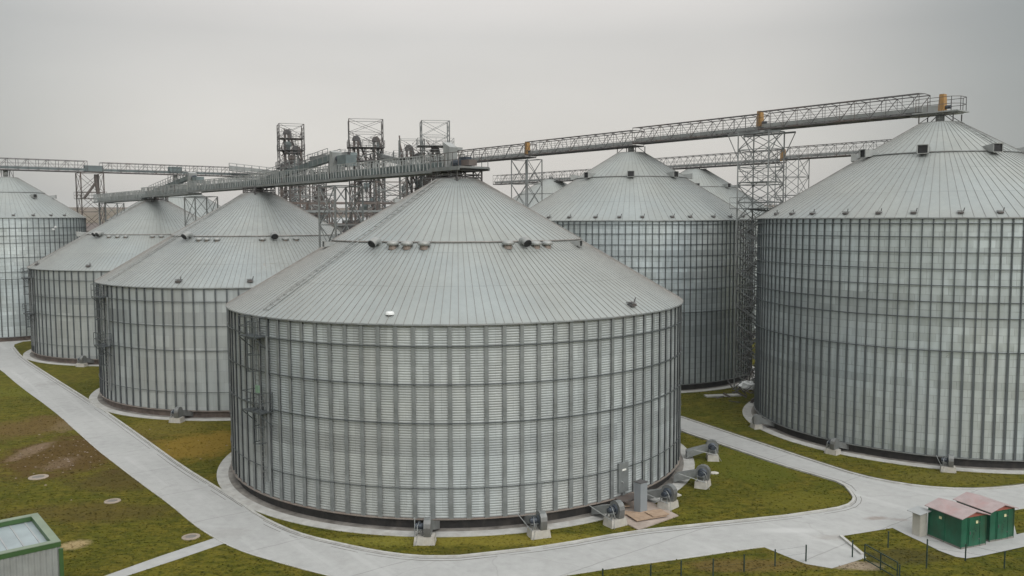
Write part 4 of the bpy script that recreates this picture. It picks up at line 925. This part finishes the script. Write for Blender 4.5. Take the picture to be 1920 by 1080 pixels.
# ------------------------------------------------------------------ far buildings
def hall(name, cx, cy, rz, L_, W_, h, mat, roofm, label, ridge=2.0, win=0):
    t = thing(name, (cx, cy, 0), rz, label, 'building')
    q = MB(); q.add([(-L_/2, -W_/2, 0), (L_/2, -W_/2, 0), (L_/2, W_/2, 0), (-L_/2, W_/2, 0), (-L_/2, -W_/2, h), (L_/2, -W_/2, h), (L_/2, W_/2, h), (-L_/2, W_/2, h), (-L_/2, 0, h+ridge), (L_/2, 0, h+ridge)], [(0, 1, 5, 4), (1, 2, 6, 9, 5), (2, 3, 7, 6), (3, 0, 4, 8, 7)]); q.build('wall', mat, t)
    q = MB(); e_ = .5
    for s in (-1, 1): q.add([(-L_/2-e_, s*(W_/2+e_), h-.1), (L_/2+e_, s*(W_/2+e_), h-.1), (L_/2+e_, 0, h+ridge+.08), (-L_/2-e_, 0, h+ridge+.08), (-L_/2-e_, s*(W_/2+e_), h+.1), (L_/2+e_, s*(W_/2+e_), h+.1), (L_/2+e_, 0, h+ridge+.28), (-L_/2-e_, 0, h+ridge+.28)], [(0, 1, 2, 3), (4, 5, 6, 7), (0, 1, 5, 4), (0, 3, 7, 4), (1, 2, 6, 5)])
    q.build('roof', roofm, t)
    for i in range(win): MB().box((-L_/2+L_*(i+.5)/win, -W_/2-.04, h*.75), (L_/win*.5, .08, 1.3)).build('window', 'motor', t)
    return t
y_ = hall('yellow_shed', -79, 168, R(25), 9, 8, 14.6, 'yellow', 'steelB', 'yellow clad building behind the lattice tower, far left', 1.4, 2)
q = MB()
for k in range(7): q.beam((-4.3, -4.12, 4.5+k*1.3), (1.5, -4.12, 1.2+k*1.3), .10)
q.build('stair_flight', 'steelD', y_)
hall('grey_hall', -30, 196, R(-8), 34, 16, 15.6, 'farwall', 'greyroof', 'grey industrial hall low behind the elevator towers', 1.4, 8)
hall('small_hall', -63, 185, R(15), 14, 9, 13.5, 'farwall', 'steelB', 'dark building between the yellow building and pale silo', 1.2, 3)
hall('blue_hall', -15, 150, R(10), 7, 6, 15.1, 'blue', 'greyroof', 'small bluish building seen through the steel frames, middle distance', .6, 2)
hall('plant_hall', 58, 190, R(-25), 26, 12, 14.0, 'farwall', 'greyroof', 'low grey building beyond the gap beside the stair tower', 1.5, 5)

# ------------------------------------------------------------------ left building
t = thing('utility_building', (-19.5, 36.3, 0), GA, 'grey ribbed building with green trimmed flat roof, bottom left corner', 'building')
# local x along D (towards camera right) : building extends -x (4.6 m) and -y (8 m)
L1, L2, hB = 4.6, 9.0, 3.0
q = MB(); nr = 46
def ribwall(a, b_, n_):
    a = Vector(a); b_ = Vector(b_); d = (b_-a); nrm = Vector((d.y, -d.x, 0)).normalized(); vs = []; fs = []
    for i in range(n_*4+1):
        f = i/(n_*4); off = .035 if i % 4 in (1, 2) else 0.0; p = a+d*f+nrm*off; vs += [(p.x, p.y, -.05), (p.x, p.y, hB-.02)]
    for i in range(n_*4): fs.append((2*i, 2*i+2, 2*i+3, 2*i+1))
    q.add(vs, fs)
ribwall((-L1, -L2, 0), (0, -L2, 0), 20) ; ribwall((0, -L2, 0), (0, 0, 0), 40); ribwall((0, 0, 0), (-L1, 0, 0), 20); ribwall((-L1, 0, 0), (-L1, -L2, 0), 40)
q.build('wall', 'cladding', t)
MB().box((-L1/2, -L2/2, hB-.28), (L1-.4, L2-.4, .1)).build('roof', 'glassroof', t)
q = MB()
for i in range(14): q.box((-L1/2, -.55-i*.62, hB-.215), (L1-.6, .05, .03))
q.build('roof_seams', 'greyroof', t)
def frame(z, hh, o, wd, mat, nm):
    q = MB()
    q.box((-L1/2, o-wd/2, z), (L1+2*o, wd, hh)); q.box((-L1/2, -L2-o+wd/2, z), (L1+2*o, wd, hh))
    q.box((o-wd/2, -L2/2, z), (wd, L2+2*o-2*wd, hh)); q.box((-L1-o+wd/2, -L2/2, z), (wd, L2+2*o-2*wd, hh)); return q.build(nm, mat, t)
frame(hB-.10, .20, .05, .32, 'greentrim', 'parapet'); frame(hB+.025, .03, .053, .33, 'paletrim', 'parapet_capping')
for x, y in ((0.03, .03), (-L1-.03, .03), (.03, -L2-.03)): MB().box((x, y, hB/2-.15), (.16, .16, hB-.28)).build('corner_trim', 'greentrim', t)

# ------------------------------------------------------------------ green sheds, cabinet, boards, small things
SA = R(21)
def shed(x, y, label, marks):
    t = thing('green_shed', (x, y, .03), SA, label, 'shed', 'green metal sheds')
    w_, d_, h = 1.68, 2.05, 1.62
    q = MB(); q.box((w_/2, d_/2, h/2), (w_, d_, h)); 
    for i in (0, w_*.25, w_*.5, w_*.75, w_): q.box((i, -.012, h/2), (.035, .03, h-.04))
    for i in (0, d_*.5, d_): q.box((-.012, i, h/2), (.03, .035, h-.04)); q.box((w_+.012, i, h/2), (.03, .035, h-.04))
    q.build('wall', 'green', t)
    q = MB(); e_ = .14; rdg = .24; zt = h+.01
    q.add([(-.02, -.02, zt-.04), (w_+.02, -.02, zt-.04), (w_/2, -.02, zt+rdg-.06), (-.02, .03, zt-.04), (w_+.02, .03, zt-.04), (w_/2, .03, zt+rdg-.06)], [(0, 1, 2), (5, 4, 3), (0, 3, 4, 1), (1, 4, 5, 2), (2, 5, 3, 0)])
    q.build('gable', 'gable', t)
    q = MB()
    for s in (-1, 1):
        xe = w_/2+s*(w_/2+e_); ze_ = zt-.05
        a = [(xe, -.16, ze_), (xe, d_+.16, ze_), (w_/2, d_+.16, zt+rdg), (w_/2, -.16, zt+rdg)]
        q.add(a+[(p[0], p[1], p[2]+.035) for p in a], [(0, 1, 2, 3), (4, 5, 6, 7), (0, 1, 5, 4), (1, 2, 6, 5), (0, 3, 7, 4)])
    q.build('roof', 'pink', t)
    q = MB(); q.box((w_*.5, -.022, h*.5), (w_*.42, .03, h*.9)); dr = q.build('door', 'green', t)
    q = MB(); q.box((w_*.60, -.045, h*.80), (.14, .012, .14)); q.build('notice', 'ymark', dr)
    q = MB(); q.box((w_*.33, -.05, h*.48), (.05, .04, .16)); q.build('handle', 'steelD', dr)
    for z in (.25, .78): MB().box((w_*.70, -.045, h*z), (.10, .02, .05)).build('hinge', 'steelD', dr)
    q = MB(); q.box((w_/2, d_/2, .03), (w_+.05, d_+.05, .10)); q.build('base_rail', 'stain', t)
    random.seed(int(x*10)); q = MB(); zz = h*.62
    for k in range(9):
        xx = w_*.5+random.uniform(-.12, .12); q.beam((xx, -.043, zz), (xx+random.uniform(-.14, .14), -.043, zz-random.uniform(0, .05)), .012, .02); zz -= .055
    q.build('scrawl', 'scribble', dr)
    if marks: MB().box((-.03, d_*.62, h*.76), (.012, .16, .13)).build('notice', 'ymark', t)
    return t
g1 = pix(1801, 1031); shed(g1[0], g1[1], 'green metal shed with faded pink roof, the one beside the beige cabinet', True)
g2 = pix(1853, 1020); shed(g2[0]+.16, g2[1]+.2, 'green metal shed with pink roof, right one with dark scrawl on its door', False)
g3 = pix(1724, 1009)
t = thing('beige_cabinet', (g3[0], g3[1], .03), SA, 'narrow beige cabinet with grey lid beside the green sheds', 'cabinet')
q = MB(); q.box((.30, .30, .62), (.50, .50, 1.24)); q.box((.30, .045, .62), (.44, .02, 1.1)); q.build('body', 'beige', t)
q = MB(); q.add([(-.12, -.12, 1.22), (.66, -.12, 1.36), (.66, .78, 1.36), (-.12, .78, 1.22), (-.12, -.12, 1.25), (.66, -.12, 1.39), (.66, .78, 1.39), (-.12, .78, 1.25)], [(3, 2, 1, 0), (4, 5, 6, 7), (0, 1, 5, 4), (1, 2, 6, 5), (2, 3, 7, 6), (3, 0, 4, 7)]); q.build('lid', 'greyroof', t)

# upright grey cabinet and boards in front of the nearest silo
gc = pix(1201, 962)
t = thing('grey_cabinet', (gc[0], gc[1], .1), R(38), 'upright plain grey cabinet standing on the wooden boards', 'cabinet')
MB().box((0, 0, .86), (.55, .50, 1.72)).build('body', 'cabinet', t)
MB().box((0, 0, 1.735), (.60, .55, .04)).build('lid', 'steelD', t)
gl = pix(1189, 915)
q = MB(); q.box((0, 0, .5), (.85, .12, .75)); q.add([(-.5, -.1, .86), (.75, -.25, .82), (.75, .2, .9), (-.5, .25, 1.0)], [(0, 1, 2, 3)]); q.add([(-.5, -.1, .89), (.75, -.25, .85), (.75, .2, .93), (-.5, .25, 1.03)], [(0, 1, 2, 3)])
tag(q.build('metal_panel', 'steelL', loc=(gl[0]+.2, gl[1]-.3, .55), rz=R(38)), 'pale sheet metal panel leaning on the silo behind the grey cabinet', 'panel')
def board(px_, py_, l_, w_, z, ang, label, mat='wood', th=.05):
    g_ = pix(px_, py_, z); q = MB(); nbd = max(1, int(w_/.22))
    for i in range(nbd): q.box((0, -w_/2+(i+.5)*w_/nbd, 0), (l_*random.uniform(.95, 1), w_/nbd-.012, th))
    tag(q.build('wooden_board', mat, loc=(g_[0], g_[1], z), rz=R(ang)), label, 'boards', 'boards on the concrete pad')
pp = P_((1130, 958), (1185, 925), (1272, 968), (1197, 995), (1160, 975))
q = MB(); hb_ = .06; q.add([(p[0], p[1], 0) for p in pp]+[(p[0], p[1], hb_) for p in pp], [tuple(range(5)), tuple(range(9, 4, -1))]+[(i, (i+1) % 5, 5+(i+1) % 5, 5+i) for i in range(5)])
q.f[0] = tuple(reversed(q.f[0])); M['pad2'] = simple('old_concrete_ring', (.30, .25, .205), .9, 0, .2, 2.5, dirt=(.15, .12, .08), dirtamt=.7); M['pad'] = simple('pinkish_concrete', (.33, .27, .23), .85, 0, .15, 1.5, dirt=(.45, .39, .33), dirtamt=.6)
pad = tag(q.build('pavement', 'pad'), kind='structure')
board(1212, 966, 2.0, 1.15, .15, 24, 'large flat stack of boards in front of the grey cabinet'); board(1180, 962, 1.2, .5, .13, -12, 'small loose board left of the grey cabinet')
board(1165, 948, .9, .5, .22, 20, 'tilted board end next to the blower left of the cabinet')
board(1232, 962, 1.1, .9, .22, 24, 'upper board lying on the large board stack')
def manhole(px_, py_, r_, label, mat='pad2'):
    g_ = pix(px_, py_); t = thing('manhole', (g_[0], g_[1], -.035), 0, label, 'manhole', 'manholes in the left lawn')
    MB().lathe([(r_, 0), (r_*.97, .07), (r_*.6, .085), (r_*.58, .03)], 28).build('rim', mat, t); MB().lathe([(r_*.59, .06), (0, .065)], 24).build('cover', 'stain', t)
manhole(72, 895, .62, 'manhole ring in the brown soil of the left lawn, farthest from the road'); manhole(211, 940, .48, 'manhole ring in the middle of the left lawn'); manhole(358, 1007, .48, 'manhole ring closest to the road junction with the narrow path')
q = MB()
for dx, dy, r_ in ((0, 0, .28), (.5, .05, .33), (.22, .3, .15)): q.sph((dx, dy, .02), r_, 9, 5, (1, .8, .3))
g_ = pix(1325, 888); tag(q.build('flat_stone', 'conc', loc=(g_[0], g_[1], 0)), 'pale flat stones on the lawn right of the blowers', 'stones')
g_ = pix(1262, 930); q = MB(); q.box((0, 0, .04), (.9, .5, .08)); tag(q.build('stone_slab', 'conc', loc=(g_[0], g_[1], 0), rz=R(30)), 'pale slab lying between two blowers right of the cabinet', 'slab')
# scrap and tarpaulin at the foot of the stair tower
g_ = pix(1398, 700, .8)
random.seed(4); q = MB(); q.sph((0, 0, 1.0), .9, 12, 7, (1.0, .6, .45)); q.v = [(x+random.uniform(-.1, .1), y+random.uniform(-.1, .1), z+random.uniform(-.12, .12)) for x, y, z in q.v]
tag(q.build('tarpaulin', 'tarp', loc=(21.6, 79.0, .4)), 'crumpled white tarpaulin at the foot of the stair tower between tall silos', 'tarpaulin')
q = MB()
for k in range(26): a = Vector((random.uniform(-1.8, 1.8), random.uniform(-1, 1), random.uniform(.1, 1.4))); q.beam(a, a+Vector((random.uniform(-1.3, 1.3), random.uniform(-.4, .4), random.uniform(-.8, .9))), random.choice((.06, .1, .16)))
tag(q.build('scrap_metal', 'steelD', loc=(21.2, 78.2, .1)), 'heap of dark scrap steel under the white tarpaulin', 'scrap')
q = MB(); q.box((0, 0, .06), (3.4, .8, .12)); tag(q.build('concrete_slab', 'kerb', loc=(19.9, 81.0, 0), rz=R(8)), 'pale concrete slab on the ground in front of the scrap heap', 'slab')

# ------------------------------------------------------------------ fence and gate, lower right
def fence(pts, label, h=.85, mesh=True):
    a = pix(*pts[0]); t = thing('wire_fence', (a[0], a[1], 0), 0, label, 'fence'); W = [pix(*p) for p in pts]
    for p in W: MB().box((p[0]-a[0], p[1]-a[1], h/2), (.05, .05, h), random.uniform(0, 1)).build('post', 'scribble', t)
    q = MB()
    for p, r_ in zip(W, W[1:]):
        n_ = 3
        for i in range(n_): z = .08+(h-.14)*i/(n_-1); q.beam((p[0]-a[0], p[1]-a[1], z), (r_[0]-a[0], r_[1]-a[1], z+random.uniform(-.02, .02)), .005)
    q.build('wire_mesh', 'scribble', t)
fence([(1130, 1100), (1220, 1092), (1277, 1084), (1337, 1080), (1395, 1072), (1453, 1062), (1511, 1053)], 'low dark wire fence left of the driveway opening')
fence([(1686, 1092), (1737, 1066), (1738, 1042), (1810, 1052), (1883, 1066), (1950, 1060)], 'low dark wire fence on the grass in front of the green sheds')
p0, p1 = pix(1598, 1045), pix(1511, 1053)
g0 = pix(1621, 1052); g1_ = pix(1682, 1088)
rz, ln_ = local_frame(g0, g1_); t = thing('swing_gate', (g0[0], g0[1], 0), rz, 'open dark green mesh gate leaf standing right of the driveway', 'gate')
q = MB(); hh = .85
for z in (.1, .45, hh): q.beam((0, 0, z), (ln_, 0, z), .045)
for x in (0, ln_*.5, ln_): q.beam((x, 0, 0.02), (x, 0, hh), .05)
q.build('frame', 'scribble', t); q = MB(); m_ = int(ln_/.1)
for i in range(m_): q.beam((ln_*i/m_, 0, .1), (ln_*i/m_, 0, hh), .008)
q.build('wire_mesh', 'scribble', t)
for px_, py_, lb in ((1598, 1045, 'thin dark gate post at the right kerb of the driveway'), (1665, 1027, 'lone dark post in the grass behind the open gate')):
    g_ = pix(px_, py_); q = MB(); q.box((0, 0, .42), (.05, .05, .84)); q.box((0, 0, .85), (.07, .07, .02)); tag(q.build('post', 'scribble', loc=(g_[0], g_[1], 0)), lb, 'post')

# ------------------------------------------------------------------ grass tufts (ground cover nobody could count)
import numpy as np
rs = np.random.RandomState(5)
def inside(poly, X, Y):
    c_ = np.zeros(len(X), bool); n_ = len(poly)
    for i in range(n_):
        x1, y1 = poly[i]; x2, y2 = poly[i-1]; m_ = ((y1 > Y) != (y2 > Y)) & (X < (x2-x1)*(Y-y1)/(y2-y1+1e-12)+x1); c_ ^= m_
    return c_
n_ = 120000
u = rs.rand(n_); dist = 33+(100-33)*u**1.5; az = (rs.rand(n_)-.5)*1.30
X = dist*np.sin(az); Y = dist*np.cos(az)
ok = (np.abs(X/np.maximum(Y, 1)) < .66)
for pl_ in (road, path, slab, pp): ok &= ~inside(pl_, X, Y)
for k, v in SILO.items(): ok &= np.hypot(X-v[1], Y-v[2]) > v[3]+1.1
ok &= ~((np.abs(X+27) < 0)); X = X[ok]; Y = Y[ok]; K = len(X)
hgt = .015+.04*rs.rand(K)**3; an = rs.rand(K)*6.28; wdt = .05+.05*rs.rand(K)
verts = []; faces = []
V = np.zeros((K, 2, 3, 3))
for j in range(2):
    a_ = an+j*1.57; dx = np.cos(a_)*wdt; dy = np.sin(a_)*wdt
    V[:, j, 0] = np.stack([X-dx, Y-dy, 0*X], 1); V[:, j, 1] = np.stack([X+dx, Y+dy, 0*X], 1); V[:, j, 2] = np.stack([X+rs.randn(K)*.03, Y+rs.randn(K)*.03, hgt], 1)
V = V.reshape(-1, 3); me = bpy.data.meshes.new('grass_tufts'); me.vertices.add(len(V)); me.vertices.foreach_set('co', V.ravel())
nf = len(V)//3; me.loops.add(nf*3); me.loops.foreach_set('vertex_index', np.arange(nf*3)); me.polygons.add(nf); me.polygons.foreach_set('loop_start', np.arange(nf)*3); me.polygons.foreach_set('loop_total', np.full(nf, 3)); me.update()
me.materials.append(M['grass'])
tag(link('grass_tufts', me), 'short olive green grass tufts over the lawns', 'grass', kind='stuff')

q = MB(); random.seed(9)
for k in range(170):
    a = random.gauss(0, 1); b_ = random.gauss(0, 1); c0 = pix(150, 850); x = c0[0]+a*3.2; y = c0[1]+b_*3.6; r_ = .03+.07*random.random()**2
    if not inside(road, np.array([x]), np.array([y]))[0]: q.sph((x, y, .0), r_, 6, 4, (1, random.uniform(.6, 1), .4))
tag(q.build('rubble', 'stones_pale'), 'pale stones and litter scattered over the bare brown soil', 'stones', kind='stuff')

# small fittings
MB().box(on(-43.4, 15.95, 7.0), (.34, .08, .42), R(-43.4)).build('green_sign', 'signgreen', F_)
for dp_ in (-.5, .5): MB().box(on(62+dp_*2, 10.75, 15.75+dp_*.35), (.3, .22, .26), R(62)).build('floodlight', 'tarp', A_)
# light mist that pales the far fields
m = bpy.data.materials.new('haze'); m.use_nodes = True; nt = m.node_tree; nt.nodes.clear()
o_ = nt.nodes.new('ShaderNodeOutputMaterial'); v_ = nt.nodes.new('ShaderNodeVolumePrincipled'); v_.inputs['Color'].default_value = (.90, .93, .94, 1); v_.inputs['Density'].default_value = .0002
nt.links.new(v_.outputs[0], o_.inputs['Volume']); M['haze'] = m
q = MB(); q.box((0, 0, 22.5), (15000, 15000, 47)); tag(q.build('haze', 'haze'), kind='stuff')
